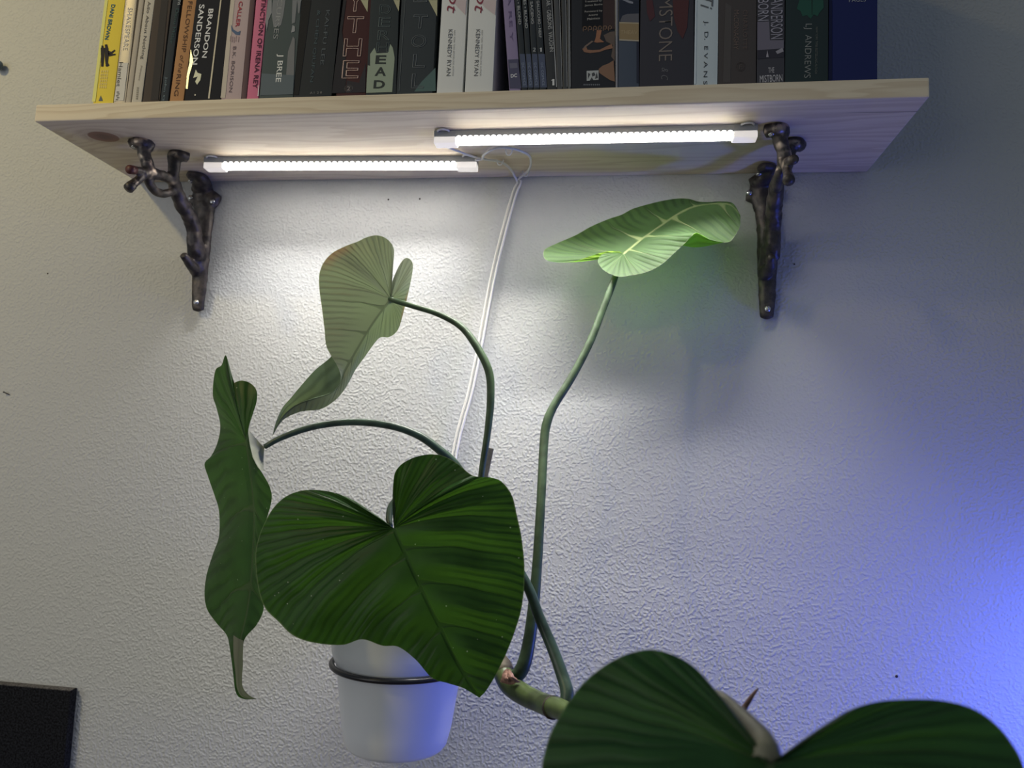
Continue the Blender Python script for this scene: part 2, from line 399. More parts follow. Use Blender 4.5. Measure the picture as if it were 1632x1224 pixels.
# ------------------------------------------------------------------ twig brackets
def bracket():
    xb = 0.1035
    root = empty('shelf_bracket', (xb, 0, ZS - .17), 'dark cast iron twig bracket with a reddish twig tip, left of both light bars', 'bracket', 'twig shaped brackets holding the shelf')
    W = lambda x, y, d=.008: P(x, y, d)
    F = (Vector((0, 1, 0)), .55)
    bm = bmesh.new()
    # wall plate, curling at its head onto the underside of the shelf
    add_tube(bm, [W(320, 292, .008), W(325, 318, .007), W(326, 345, .008), W(323, 380, .010), W(320, 415, .010), W(318, 450, .009), W(316, 482, .008), W(316, 494, .007)],
             [.0125, .0150, .0130, .0120, 0.0118, .0108, .0100, .0078], 40, 14, F, .12)
    top = PZ(300, 279, -.004)
    add_tube(bm, [W(322, 305, .007), PZ(321, 287, -.007), PZ(313, 281, -.004), top], [.013, .0125, .0105, .0080], 18, 12, (Vector((0, 0, 1)), .6), .1)
    add_tube(bm, [W(330, 320, .006), W(340, 323, .006), W(343, 325, .006)], [.0165, .0155, .0125], 10, 12, F)
    add_tube(bm, [W(320, 318, .006), W(310, 318, .006), W(307, 317, .006)], [.0140, .0115, .0088], 10, 12, F)
    # arm rising outwards from the lower stem
    A = lambda x, y, dx=0: PX(x, y, xb + dx)
    j1, j2 = A(281, 303, -.002), A(277, 289, .001)
    add_tube(bm, [W(317, 428, .010), A(311, 390, .001), A(309, 365, .001), A(300, 342), A(290, 325, -.001), j1, j2],
             [.0095, .0112, .0098, .0088, .0092, .0084, .0072], 36, 12, None, .22)
    n1 = A(238, 274, -.004)
    add_tube(bm, [j2, A(262, 281, -.001), A(250, 278, -.002), n1, A(226, 277, -.004)], [.0070, .0058, .0064, .0074, .0060], 22, 12, None, .25)
    pad1a, pad1b = PZ(236, 231, -.004), PZ(212, 229, -.003)
    add_tube(bm, [n1, A(234, 258, -.006), A(229, 240, -.010), pad1a, PZ(224, 226, -.003), pad1b], [.0076, .0070, .0074, .0078, .0078, .0070], 26, 12, None, .15)
    pad2a, pad2b = PZ(278, 248, -.004), PZ(299, 250, -.003)
    add_tube(bm, [j2, A(276, 279, .004), A(278, 266, .006), pad2a, PZ(286, 246, -.003), pad2b], [.0072, .0066, .0072, .0080, .0078, .0066], 26, 12, None, .15)
    # lower loop between junction and node
    add_tube(bm, [n1, A(237, 289, -.008), A(246, 303, -.008), A(258, 309, -.006), A(270, 307, -.003), j1], [.0056, .0054, .0054, .0050, .0050, .0058], 24, 10, None, .2)
    # end twigs
    add_tube(bm, [A(232, 276, -.004), A(222, 272, -.004), A(212, 271, -.003)], [.0052, .0046, .0044], 12, 10, None, .2)
    add_tube(bm, [A(230, 278, -.004), A(221, 286, -.005), A(208, 297, -.006)], [.0050, .0046, .0052], 12, 10, None, .2)
    # small twig low on the stem
    add_tube(bm, [W(314, 432, .011), A(304, 422, -.001), A(297, 413, -.002), A(292, 406, -.003)], [.0085, .0072, .0058, .0050], 14, 10, None, .15)
    body = from_bm('body', bm, M_iron, root, True)
    rm = body.modifiers.new('weld', 'REMESH'); rm.mode = 'VOXEL'; rm.voxel_size = .0013; rm.use_smooth_shade = True
    sm = body.modifiers.new('smooth', 'SMOOTH'); sm.factor = .5; sm.iterations = 3
    # twig ends and rubbed knuckles
    bm = bmesh.new(); add_tube(bm, [A(214, 271.2, -.0031), A(206, 270, -.003)], [.0049, .0049], 4, 12); tip = from_bm('twig_tip', bm, M_red, root, True); tip['label'] = 'reddish twig tip'
    bm = bmesh.new(); add_tube(bm, [A(210, 295.5, -.0058), A(205, 300, -.0062)], [.0056, .0058], 4, 12); from_bm('twig_end', bm, M_iron, root, True)
    # screws
    for c, ax in ((Vector((W(343, 324, .006).x, -.0130, W(343, 324, .006).z)), 'y'), (Vector((W(307, 317, .006).x, -.0110, W(307, 317, .006).z)), 'y'), (Vector((W(316, 483, .008).x, -.0132, W(316, 483, .008).z)), 'y'), (PZ(304, 289, -.0092), 'z'), (PZ(214, 234, -.0088), 'z')):
        bm = bmesh.new()
        r = bmesh.ops.create_uvsphere(bm, u_segments=16, v_segments=8, radius=.0036)
        bmesh.ops.scale(bm, vec=(1, 1, .5), verts=r['verts'])
        for a0 in (0.3, 0.3 + math.pi / 2):
            rr = bmesh.ops.create_cube(bm, size=1)
            bmesh.ops.scale(bm, vec=(.0038, .0008, .0010), verts=rr['verts'])
            bmesh.ops.translate(bm, vec=(0, 0, .0015), verts=rr['verts'])
            bmesh.ops.rotate(bm, cent=(0, 0, 0), matrix=Matrix.Rotation(a0, 3, 'Z'), verts=rr['verts'])
        R = Matrix.Rotation(math.pi / 2, 3, 'X') if ax == 'y' else Matrix.Rotation(math.pi, 3, 'X')
        bmesh.ops.rotate(bm, cent=(0, 0, 0), matrix=R, verts=bm.verts[:])
        bmesh.ops.translate(bm, vec=c, verts=bm.verts[:])
        from_bm('screw', bm, M_screw, root, True)
    return root
b1 = bracket()
b2 = b1.copy(); COL.objects.link(b2)
b2.location = b1.location + Vector((.6985, 0, -.0015)); b2['label'] = 'dark cast iron twig bracket right of the long leaf, beside the right light bar'
for ch in list(b1.children):
    c = ch.copy(); COL.objects.link(c); c.parent = b2; c.matrix_parent_inverse = Matrix.Translation(-b1.location)
    if c.name.startswith('twig_tip'):
        if 'label' in c: del c['label']
        c.data = c.data.copy(); c.data.materials[0] = M_iron

# ------------------------------------------------------------------ LED bars
def led_bar(pa, pb, label, nscallops, power):
    a, b = PZ(*pa, -.007), PZ(*pb, -.007)
    ln = (b - a).length; ang = math.atan2(b.y - a.y, b.x - a.x)
    mid = (a + b) / 2
    root = empty('led_light_bar', (mid.x, mid.y, ZS), label, 'light bar', 'white bars of light under the shelf')
    T = Matrix.Translation((mid.x, mid.y, ZS)) @ Matrix.Rotation(ang, 4, 'Z')
    def put(name, bm, mat, smooth=False):
        bmesh.ops.transform(bm, matrix=T, verts=bm.verts[:])
        return from_bm(name, bm, mat, root, smooth)
    def prism(prof, x0, x1):
        bm = bmesh.new()
        A_ = [bm.verts.new((x0, y, z)) for y, z in prof]; B_ = [bm.verts.new((x1, y, z)) for y, z in prof]
        n = len(prof)
        for i in range(n): bm.faces.new((A_[i], A_[(i + 1) % n], B_[(i + 1) % n], B_[i]))
        bm.faces.new(A_[::-1]); bm.faces.new(B_)
        return bm
    h = ln / 2; w = .0066
    # channel: closed towards the shelf; wall-side lip shaped to dim the upper wall
    prof = [(-w, -.0002), (w + .0010, -.0002), (w + .0010, -.0118), (w + .0002, -.0118), (w + .0002, -.0086), (-w, -.0086)]
    put('housing', prism(prof, -h + .004, h - .004), M_grey_pl)
    arc = [(-w, -.0087)] + [(-w * math.cos(t), -.0102 - .0032 * math.sin(t)) for t in [k * math.pi / 8 for k in range(9)]] + [(w, -.0087)]
    put('diffuser', prism(arc, -h + .022, h - .022), M_emit, False)
    for s in (-1, 1):
        bm = bmesh.new()
        x0, x1 = sorted((s * (h - .024), s * h)); add_box(bm, x0, x1, -w - .0007, w + .0007, -.0145, -.0070, .0014)
        put('end_cap', bm, M_cap)
        bm = bmesh.new(); add_box(bm, x0, x1, -w - .0005, w + .0005, -.0069, -.0002, .0005)
        put('end_cap_base', bm, M_grey_pl)
        bm = bmesh.new()
        add_tube(bm, [Vector((s * (h - .010) + .0062 * math.cos(t), -w - .0058 * math.sin(t), -.0014)) for t in [k * math.pi / 8 for k in range(9)]], [.0011] * 9, 18, 8)
        put('mounting_clip', bm, M_white_pl, True)
    # one glowing half disc per diode, shaped as its scallop of light
    bm = bmesh.new(); k = 10
    ring = [(.0026 * math.cos(q * math.pi / k), .0024 * math.sin(q * math.pi / k) ** .8) for q in range(k + 1)]
    f1 = [bm.verts.new((x, -.00035, z)) for x, z in ring]; f0 = [bm.verts.new((x, .0002, z)) for x, z in ring]
    bm.faces.new(f1)
    for q in range(k): bm.faces.new((f1[q], f0[q], f0[q + 1], f1[q + 1]))
    bmesh.ops.recalc_face_normals(bm, faces=bm.faces[:])
    me = bpy.data.meshes.new('light_scallop'); bm.to_mesh(me); bm.free(); me.materials.append(M_scallop)
    x0, x1 = -h + .027, h - .027
    for q in range(nscallops):
        o = bpy.data.objects.new('light_scallop', me); COL.objects.link(o); o.parent = root
        o.location = Matrix.Rotation(ang, 3, 'Z') @ Vector((x0 + (x1 - x0) * q / (nscallops - 1), -w, -.0088)); o.rotation_euler = (0, 0, ang)
    # the diodes' own beam
    d = bpy.data.lights.new('led_strip', 'AREA'); d.shape = 'RECTANGLE'; d.size, d.size_y = ln - .05, .005
    d.energy = power; d.color = (1.0, .965, .92); d.spread = math.radians(96)
    o = bpy.data.objects.new('led_strip', d); COL.objects.link(o); o.parent = root
    o.location = (0, 0, -.0136); o.rotation_euler = (0, 0, ang)
    return root
led_bar((329, 262), (761, 261), 'left lit white light bar under the shelf, shorter looking and nearer the wall', 40, 0.70)
led_bar((694, 222), (1206, 212), 'right lit white light bar under the shelf, nearer the front edge', 46, 1.5)

# ------------------------------------------------------------------ cable
cable = empty('light_cable', PZ(830, 285, -.004), 'thin white twin cable looping under the shelf and running down the wall', 'cable')
def wire(pts, r=.0013, n=60):
    bm = bmesh.new(); add_tube(bm, pts, [r, r], n, 8); return from_bm('wire', bm, M_cable, cable, True)
uz = -.0035
def down(dx, dd):
    return [P(828 + dx, 290, .006 + dd), P(822 + dx, 302, .005 + dd), P(812 + dx, 335, .004 + dd), P(800 + dx, 380, .004 + dd), P(788 + dx, 430, .004 + dd), P(776 + dx, 490, .004 + dd),
            P(766 + dx, 545, .004 + dd), P(757 + dx, 590, .004 + dd), P(748 + dx, 630, .004 + dd), P(738 + dx, 665, .004 + dd), P(729 + dx, 700, .004 + dd), P(722 + dx, 740, .004 + dd), P(716 + dx, 800, .006 + dd), P(716 + dx, 1000, .006 + dd)]
wire([PZ(708, 233, -.006), PZ(725, 239, uz), PZ(752, 249, uz), PZ(772, 254, uz), PZ(795, 257, uz), PZ(808, 264, uz), PZ(816, 273, uz), PZ(820, 281, uz)] + down(-3.2, 0), .0014, 120)
wire([PZ(758, 255, -.008), PZ(768, 254, uz), PZ(771, 247, uz - .003), PZ(784, 238, uz), PZ(800, 235, uz), PZ(822, 238, uz), PZ(842, 247, uz), PZ(846, 258, uz), PZ(843, 270, uz), PZ(834, 279, uz), PZ(826, 286, uz)] + down(3.2, 0.001), .0014, 120)
for q in ((797, 257), (838, 275), (811, 241)):
    c = PZ(*q, -.003)
    bm = bmesh.new()
    add_tube(bm, [c + Vector((-.004, .0, .002)), c + Vector((-.002, 0, -.004)), c + Vector((.002, 0, -.004)), c + Vector((.004, 0, .002))], [.0008, .0008], 12, 6)
    from_bm('cable_clip', bm, M_white_pl, cable, True)

# ------------------------------------------------------------------ books
DSP = 0.1795                    # distance of the spines from the wall
_cm = {}
def cm(c, rough=.5, metal=0.0):
    c = tuple(min(.86, x * 1.3) for x in c)
    k = (tuple(round(x, 3) for x in c), rough, metal)
    if k not in _cm: _cm[k] = plain('print_%d' % len(_cm), c, rough + (.15 if rough >= .5 else 0), metal, .18)
    return _cm[k]
M_page = plain('book_pages', (.62, .56, .44), .8, 0, .1, .25, 500)
ZT = ZS + T_SHELF

def flat_poly(name, pts3, mat, parent):
    me = bpy.data.meshes.new(name)
    me.from_pydata([tuple(p) for p in pts3], [], [tuple(range(len(pts3)))])
    me.update()
    if me.polygons[0].normal.y > 0: me.flip_normals()
    return link_mesh(name, me, mat, parent)

def panel(book, pts, color, name='spine_print', lift=.0005, rough=.5, metal=0.0):
    return flat_poly(name, [P(x, y, DSP + lift * .4) for x, y in pts], cm(color, rough, metal), book)

def lettering(book, s, A, B, h, color, bold=0.0, outline=0.0, shear=0.0, lift=.0009, rough=.5, metal=0.0, name='lettering'):
    """letters s with the middle of the line running from pixel A to pixel B, h pixels tall, printed on the spine"""
    cu = bpy.data.curves.new('text', 'FONT'); cu.body = s; cu.size = 1; cu.resolution_u = 3; cu.shear = shear
    cu.offset = bold
    if outline:
        cu.fill_mode = 'NONE'; cu.bevel_depth = outline; cu.bevel_resolution = 0
    else: cu.fill_mode = 'FRONT'
    to = bpy.data.objects.new('text', cu); COL.objects.link(to)
    bpy.context.view_layer.update()
    dg = bpy.context.evaluated_depsgraph_get()
    me = bpy.data.meshes.new_from_object(to.evaluated_get(dg))
    bpy.data.objects.remove(to); bpy.data.curves.remove(cu)
    xs = [v.co.x for v in me.vertices]; ys = [v.co.y for v in me.vertices]
    x0, x1, y0, y1 = min(xs), max(xs), min(ys), max(ys)
    lift = lift * .4
    a, b = P(*A, DSP + lift), P(*B, DSP + lift)
    ln = (b - a).length; u = (b - a) / ln; v = Vector((-u.z, 0, u.x)); hh = h / pxm(DSP)
    for w in me.vertices:
        p = a + u * ((w.co.x - x0) / (x1 - x0) * ln) + v * (((w.co.y - y0) / (y1 - y0) - .5) * hh)
        w.co = p + Vector((0, -w.co.z * .001, 0))
    me.update()
    o = link_mesh(name, me, cm(color, rough, metal), book)
    return o

def numeral_one(bk, x, y0, y1, color):
    h = y1 - y0; w = h * .16
    panel(bk, [(x - w, y1), (x - w, y0 + h * .22), (x - h * .30, y0 + h * .32), (x - h * .30, y0 + h * .16), (x - w * .6, y0), (x + w, y0), (x + w, y1)], color, 'lettering', .0009)

books = {}
def book(key, bl, br, tl, tr, color, label, height=.198, hard=False, rough=.5, metal=0.0, depth=.118, bulge=.0004, gap=.0003):
    """bl, br: pixel x of the spine's sides on the shelf line; tl, tr: the same at the top of the picture"""
    yb = 162 - (bl - 147) * .0289
    d = DSP
    p0, p1 = P(bl, yb, d), P(br, yb - (br - bl) * .0289, d)
    q0, q1 = P(tl, 0, d), P(tr, 0, d)
    lean = ((math.atan2(q0.x - p0.x, q0.z - p0.z) + math.atan2(q1.x - p1.x, q1.z - p1.z)) / 2)
    w = (p1.x - p0.x) * math.cos(lean) - gap
    w = min(w, .45 * w + .55 * ((q1.x - q0.x) * math.cos(lean) - gap))
    root = empty('book', ((p0.x + p1.x) / 2, -d, ZT), label, 'book', 'books in a row on the shelf')
    # local frame: x across the spine, y towards the wall, z up, then leaned about the lower corner it stands on
    piv = Vector((p1.x - gap / 2, -d, ZT)) if lean > 0 else Vector((p0.x + gap / 2, -d, ZT))
    ox = -w if lean > 0 else 0.0
    M = Matrix.Translation(piv) @ Matrix.Rotation(lean, 4, 'Y') @ Matrix.Translation((ox, 0, 0))
    th = .0022 if hard else .0006
    ins = .003 if hard else .0003
    n = 8
    outer = [(0, depth)] + [(0, .0030)] + [(w * k / n, bulge * (1 - math.sin(math.pi * k / n) ** .6)) for k in range(n + 1)] + [(w, .0030), (w, depth)]
    inner = [(w - th, depth)] + [(w - th, th + .0035)] + [(th, th + .0035), (th, depth)]
    prof = outer + inner
    bm = bmesh.new()
    A_ = [bm.verts.new(M @ Vector((x, y, .0004))) for x, y in prof]; B_ = [bm.verts.new(M @ Vector((x, y, height))) for x, y in prof]
    for i in range(len(prof)):
        j = (i + 1) % len(prof); bm.faces.new((A_[i], A_[j], B_[j], B_[i]))
    bm.faces.new(A_[::-1]); bm.faces.new(B_)
    from_bm('cover', bm, cm(color, rough, metal), root)
    bm = bmesh.new(); add_box(bm, th + .0002, w - th - .0002, th + .0038, depth - ins, ins + .0004, height - ins)
    bmesh.ops.transform(bm, matrix=M, verts=bm.verts[:])
    from_bm('pages', bm, M_page, root)
    books[key] = root
    return root

B = book
b = B('yellow', 147, 180, 167.5, 198, (.72, .52, .06), 'yellow paperback with a dark couple on its spine, first at the left end')
lettering(b, 'DANI BROWN', (180.5, 7), (169.5, 63), 8, (.02, .10, .16), .02)
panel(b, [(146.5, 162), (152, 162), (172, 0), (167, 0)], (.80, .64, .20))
for q in ([(160.5, 76), (166.5, 76), (166, 90), (164.8, 106), (161, 106), (160.8, 90)], [(166.5, 76), (172.5, 76), (173.5, 88), (172, 100), (174.5, 104), (171.5, 106), (168.5, 106), (167, 92)], [(161.5, 72.5), (164.5, 72.5), (165, 76), (161.5, 76)],
          [(167, 71), (171, 70.5), (172, 76), (167.5, 76)], [(172, 80), (177, 82.5), (183, 79), (183.5, 81), (178, 86), (172.5, 87)], [(173, 85), (178, 86), (184, 85.5), (184, 87.5), (178, 89), (173, 90)]):
    panel(b, q, (.02, .018, .022), 'couple_print', .0006)
[panel(b, [(161 + q * 3.2 - k * .55, 112 + k * 5), (163 + q * 3.2 - k * .55, 112 + k * 5), (162.6 + q * 3.2 - k * .55, 115.5 + k * 5), (160.6 + q * 3.2 - k * .55, 115.5 + k * 5)], (.62, .50, .17), 'worn_print', .0006) for k in range(6) for q in range(4)]
panel(b, [(157, 161), (164, 161), (160.5, 152)], (.10, .12, .13), 'spine_print', .0006)
b = B('hamlet', 181, 199.5, 198, 219, (.36, .33, .28), 'silver foil paperback lettered Hamlet, beside the yellow one', rough=.36, metal=.12)
panel(b, [(181.5, 161), (197, 160), (204, 100), (190, 100)], (.55, .53, .48))
lettering(b, 'SHAKESPEARE', (207, 12), (199, 80), 9, (.62, .58, .50), .0)
lettering(b, 'Hamlet', (193, 99), (188.5, 138), 8, (.05, .05, .045))
[panel(b, [(x, y), (x + 4, y), (x + 3.6, y + 1.6), (x - .4, y + 1.6)], (.10, .10, .09), 'worn_print', .0006) for x, y in ((186, 146), (187, 149), (185.2, 152), (186.4, 155), (184.6, 158))]
b = B('slim', 200, 208, 219.6, 230, (.38, .34, .28), 'slim plain grey-beige strip, third from the left end', .195)  # plain strip between the Hamlet and Ado spines, built like a volume
b = B('ado', 208, 225, 230.5, 245, (.45, .42, .36), 'grey-beige paperback lettered Ado About Nothing')
lettering(b, 'h Ado About Nothing', (238, -6), (226, 94), 7.5, (.10, .09, .08))
lettering(b, 'Shakespeare', (225.5, 104), (221, 128), 4, (.16, .14, .12), shear=.3)
[panel(b, [(218 - k * .3, 139 + k * 3.4), (221 - k * .3, 139 + k * 3.4), (221 - k * .3, 141.4 + k * 3.4), (218 - k * .3, 141.4 + k * 3.4)], (.24, .22, .18), 'worn_print', .0006) for k in range(6)]
b = B('brown', 225.5, 254, 246, 271, (.055, .043, .038), 'dark brown book without lettering, left of the slim navy one')
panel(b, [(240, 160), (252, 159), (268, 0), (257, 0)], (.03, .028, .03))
b = B('navy', 255, 267.5, 272, 290, (.022, .030, .040), 'slim navy book with small teal letters, left of the orange spine')
lettering(b, 'ms', (286, -2), (285, 8), 5, (.35, .38, .40))
lettering(b, 'Danu Miller', (283, 14), (273, 70), 6, (.035, .075, .080))
lettering(b, 'John G', (265, 122), (260, 160), 5.5, (.14, .19, .22))
b = B('orange', 268, 292, 291, 311, (.36, .19, .085), 'orange-brown book lettered Fellowship of the Ring')
lettering(b, 'FELLOWSHIP', (303, 2), (292, 83), 8, (.10, .05, .03))
lettering(b, 'of the', (290.5, 88), (286, 116), 8, (.12, .06, .035), shear=.35)
lettering(b, 'RING', (285, 118), (280, 153), 8, (.10, .05, .03))
b = B('sanderson', 292.5, 350.5, 311.5, 366.5, (.016, .017, .022), 'thick black book with cream names and a gold line, left of the pink spines', .235, True, .6)
lettering(b, 'BRANDON', (336.5, 14), (325.5, 92), 9.5, (.85, .80, .66), .012)
lettering(b, 'SANDERSON', (322, 7), (310, 103), 10.5, (.88, .82, .66), .012)
panel(b, [(331.5, 157), (334, 157), (353, 0), (351, 0)], (.55, .50, .38), 'gold_line', .0008)
panel(b, [(308, 124), (312, 111), (315, 116), (321, 118), (319, 128), (314, 135), (311, 130), (315, 122)], (.75, .66, .48), 'spine_emblem', .0008)
panel(b, [(304, 78), (308, 98), (304, 112), (301, 122), (299, 142), (296, 141), (298, 118), (302, 100)], (.80, .70, .48), 'gold_figure', .0008, .25, .6)
panel(b, [(310, 150), (312, 150), (312, 152.5), (310, 152.5)], (.6, .55, .45), 'spine_print', .0008)
b = B('caller', 351, 384, 367, 397, (.42, .33, .33), 'dusty pink paperback lettered Caller in red, right of the black book')
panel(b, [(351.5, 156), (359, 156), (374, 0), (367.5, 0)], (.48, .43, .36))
lettering(b, 'CALLER', (384, 2), (378, 43), 7.5, (.32, .045, .06), .02)
panel(b, [(368, 39), (372, 47), (379, 51), (383.5, 49), (382, 56), (375, 55), (369, 49)], (.08, .12, .20), 'phone_print', .0007)
for q in ((367, 57), (370, 58), (373, 59), (376, 57), (380, 58)): panel(b, [(q[0], q[1]), (q[0] + 1.2, q[1]), (q[0] + .4, q[1] + 9), (q[0] - .8, q[1] + 9)], (.30, .22, .22), 'spine_print', .0007)
lettering(b, 'B.K. BORISON', (374, 74), (367, 147), 6, (.12, .09, .10))
b = B('mauve', 384.3, 392.5, 397, 407, (.10, .062, .068), 'slim dark mauve hinge between the two pink spines')  # hinge of the dusty pink paperback, built as its own slim volume
b = B('rey', 393, 411.5, 407.5, 426.5, (.52, .15, .24), 'hot pink paperback lettered Irena Rey')
lettering(b, 'XTINCTION OF IRENA REY', (421.5, -12), (406, 141), 8.5, (.075, .02, .04), .015)
panel(b, [(410.4, 153), (412, 153), (413, 136), (412, 136)], (.85, .82, .78), 'worn_edge', .0007)
b = B('bree', 412, 467, 427, 480, (.060, .078, .080), 'grey-green paperback with pale streaks lettered J Bree')
panel(b, [(427, 0), (433, 0), (433, 20), (428, 32), (425, 50), (423, 34)], (.22, .23, .24))
panel(b, [(435, 0), (480, 0), (477, 22), (475, 20), (474, 0), (470, 36), (465, 38), (466, 0), (455, 0), (452, 22), (448, 40), (436, 44), (433, 22)], (.17, .18, .19))
panel(b, [(466, 40), (470, 42), (470, 50), (464, 52)], (.25, .26, .27))
panel(b, [(467, 58), (470, 62), (468.5, 120), (456, 120), (459, 82)], (.16, .165, .17))
panel(b, [(414.5, 152), (467, 150), (468.5, 120), (417, 117)], (.10, .125, .14))
lettering(b, 'CURSES', (447, -2), (439, 62), 9, (.26, .27, .27), 0, 0)

lettering(b, 'J BREE', (446.5, 86), (442, 131), 13, (.62, .63, .60), .01)
b = B('lee', 467.5, 528, 480.5, 546, (.024, .028, .032), 'near black book with faint grey letters, right of the grey-green one', .228, True)
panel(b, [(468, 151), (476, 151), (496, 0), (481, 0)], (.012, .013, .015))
lettering(b, 'KAI-FU LEE', (523, 16), (513, 103), 7, (.085, .10, .11))
lettering(b, '& CHEN QIUFAN', (508, 16), (496, 131), 7, (.060, .085, .095))
lettering(b, 'A I  2 0', (494, 148), (513, 147.5), 4, (.20, .20, .19))
b = B('scythe', 528.5, 582.5, 546.5, 587, (.050, .020, .022), 'dark red book with big outlined letters ending in THE', .225, True)
panel(b, [(529, 148.5), (550, 148), (553, 110), (545, 50), (552, 0), (547, 0)], (.022, .022, .027))
panel(b, [(551, 148), (582, 147), (583, 100), (572, 132), (553, 128)], (.030, .028, .034))
panel(b, [(575, 0), (587, 0), (585.5, 19)], (.38, .37, .24))
def big(bk, s, x, y0, y1, w, col, o=.02): lettering(bk, s, (x - w / 2, (y0 + y1) / 2), (x + w / 2, (y0 + y1) / 2), y1 - y0, col, 0, o)
for s, x, y0, y1, w in (('Y', 567, -14, 21, 27), ('T', 566, 24, 55, 27), ('H', 562, 59, 92, 29), ('E', 559, 94, 127, 27)): big(b, s, x, y0, y1, w, (.50, .36, .31), .014)
lettering(b, '2', (553, 141), (558, 141), 7, (.25, .22, .22)); lettering(b, 'O', (549, 141), (562, 141), 13, (.16, .15, .15), 0, .012)
b = B('head', 583, 631, 588, 637, (.030, .038, .042), 'dark book with pale green lower spine lettered ERHEAD', .225, True)
panel(b, [(583.5, 148), (625, 146.5), (629, 92), (626, 76), (622, 70), (618, 84), (600, 85), (597, 76), (590, 86), (590, 105), (586, 104)], (.26, .31, .24))
panel(b, [(627, 0), (637, 0), (635.5, 18)], (.38, .37, .24))
for s, x, y0, y1, w in (('D', 614, 6, 24, 18), ('E', 613, 26, 44, 19), ('R', 612, 47, 65, 20), ('H', 610, 66, 84, 20)): big(b, s, x, y0, y1, w, (.12, .15, .15), .014)
for s, x, y0, y1, w in (('E', 607, 87, 103, 17), ('A', 606.5, 106, 122, 18), ('D', 604.5, 127, 142, 18)): lettering(b, s, (x - w / 2, (y0 + y1) / 2), (x + w / 2, (y0 + y1) / 2), y1 - y0, (.035, .042, .042), .03)
b = B('toll', 631.5, 695, 645, 697, (.034, .042, .048), 'wide dark slate book with outlined letters TOLL', .225, True)
panel(b, [(683, 0), (697, 0), (696.5, 26)], (.38, .37, .24))
panel(b, [(672, 130), (694, 108), (694.5, 145), (660, 146)], (.075, .125, .12))
panel(b, [(635.5, 145.5), (636.5, 145.5), (646, 0), (645.3, 0)], (.10, .115, .12))
for s, x, y0, y1, w in (('E', 671, -20, 5, 22), ('T', 670, 22, 47, 23), ('O', 667.5, 54, 77, 24), ('L', 668, 85, 109, 20), ('L', 666, 116, 142, 20)): big(b, s, x, y0, y1, w, (.14, .155, .165), .014)
for key, x0, x1, t0, t1, dx, lab in (('ryan1', 695.5, 737, 704, 744.5, 0, 'pale grey paperback with a red scrawl, right of the wide slate book'), ('ryan2', 740.5, 785, 747, 792, 44, 'pale grey paperback with a red scrawl, left of the leaning comics')):
    b = B(key, x0, x1, t0, t1, (.60, .61, .59), lab)
    panel(b, [(t0 + 16, 0), (t1 - 1, 0), (t1 - 3, 24), (t0 + 26, 12)], (.50, .42, .42))
    lettering(b, 'fot', (727 + dx, -20), (720 + dx, 21), 20, (.22, .05, .07), 0, 0, .3)
    lettering(b, 'KENNEDY RYAN', (718 + dx, 47), (714.5 + dx, 121), 7, (.11, .11, .11))
    lettering(b, 'NEW YORK TIMES BESTSELLING AUTHOR', (724.5 + dx, 48), (721.5 + dx, 121), 2.5, (.28, .28, .27))
b = B('lavender', 812, 831, 802.5, 820, (.23, .19, .31), 'thin lavender comic leaning left, with dark base marked DC')
panel(b, [(812.5, 141), (831, 141), (825.5, 94), (809.5, 95)], (.075, .075, .125))
lettering(b, 'A RE Y', (811, -8), (815.5, 66), 5, (.13, .10, .19))
lettering(b, 'DC', (814, 121), (824, 120), 6.5, (.55, .56, .58), .03)
panel(b, [(812, 101), (824, 100), (825, 108), (813, 109)], (.13, .13, .18), 'spine_print', .0007)
lab5 = ('thin dark comic numbered 1, just right of the lavender one', 'thin dark comic, second right of the lavender one', 'thin dark comic with a grey 2', 'thin dark comic with a small white 1 at mid spine')
for i, (x0, x1, t0, t1, s, ya_, yb_, num) in enumerate(((831.5, 841, 820.5, 831, 'ONES • BLOND', -22, 39, ''), (841.5, 850, 831.5, 841, 'ONES • BLOND', -14, 45, ''), (850.5, 860, 841.5, 852, 'LLIE • SACENG', -22, 38, '2'), (860.5, 872, 852.5, 862, 'E • GALLICCHIO • NERF', -8, 60, '1'))):
    b = B('comic%d' % i, x0, x1, t0, t1, (.030, .036, .042), ('thin dark comic touching the lavender one', 'thin dark comic with no number, second right of the lavender one', 'thin dark comic with a grey 2 on its spine', 'thin dark comic with a small white 1 halfway up its spine')[i])
    xm = lambda y: (x0 + x1) / 2 + (t0 + t1 - x0 - x1) / 2 * (140 - y) / 140
    panel(b, [(x0 + .8, 139.5), (x1 - .3, 139.5), (xm(86) + (x1 - x0) / 2 - .6, 86), (xm(86) - (x1 - x0) / 2 + .8, 86)], (.070, .085, .135))
    lettering(b, s, (xm(ya_), ya_), (xm(yb_), yb_), 4.6, (.34, .35, .35), .01)
    if num == '2': lettering(b, num, (xm(79) - 2.2, 79), (xm(79) + 2.2, 79), 6.5, (.45, .46, .47), .0)
    if num == '1': numeral_one(b, xm(79), 76, 82.5, (.45, .46, .47))
    lettering(b, 'DC COMICS', (xm(100), 100), (xm(138), 136), 4, (.22, .26, .34))
b = B('gibbons', 872.5, 888, 862.5, 880, (.040, .043, .047), 'dark grey graphic novel lettered Gibbons Vaughn above a white 1')
lettering(b, 'AR · GIBBONS  VAUGHN', (873.5, 0), (879.5, 82), 7, (.36, .37, .37), 0)
numeral_one(b, 882, 126, 136, (.55, .56, .56))
panel(b, [(886.2, 138.5), (887.8, 138.5), (880, 0), (878.8, 0)], (.30, .31, .32), 'pale_edge', .0007, .3)
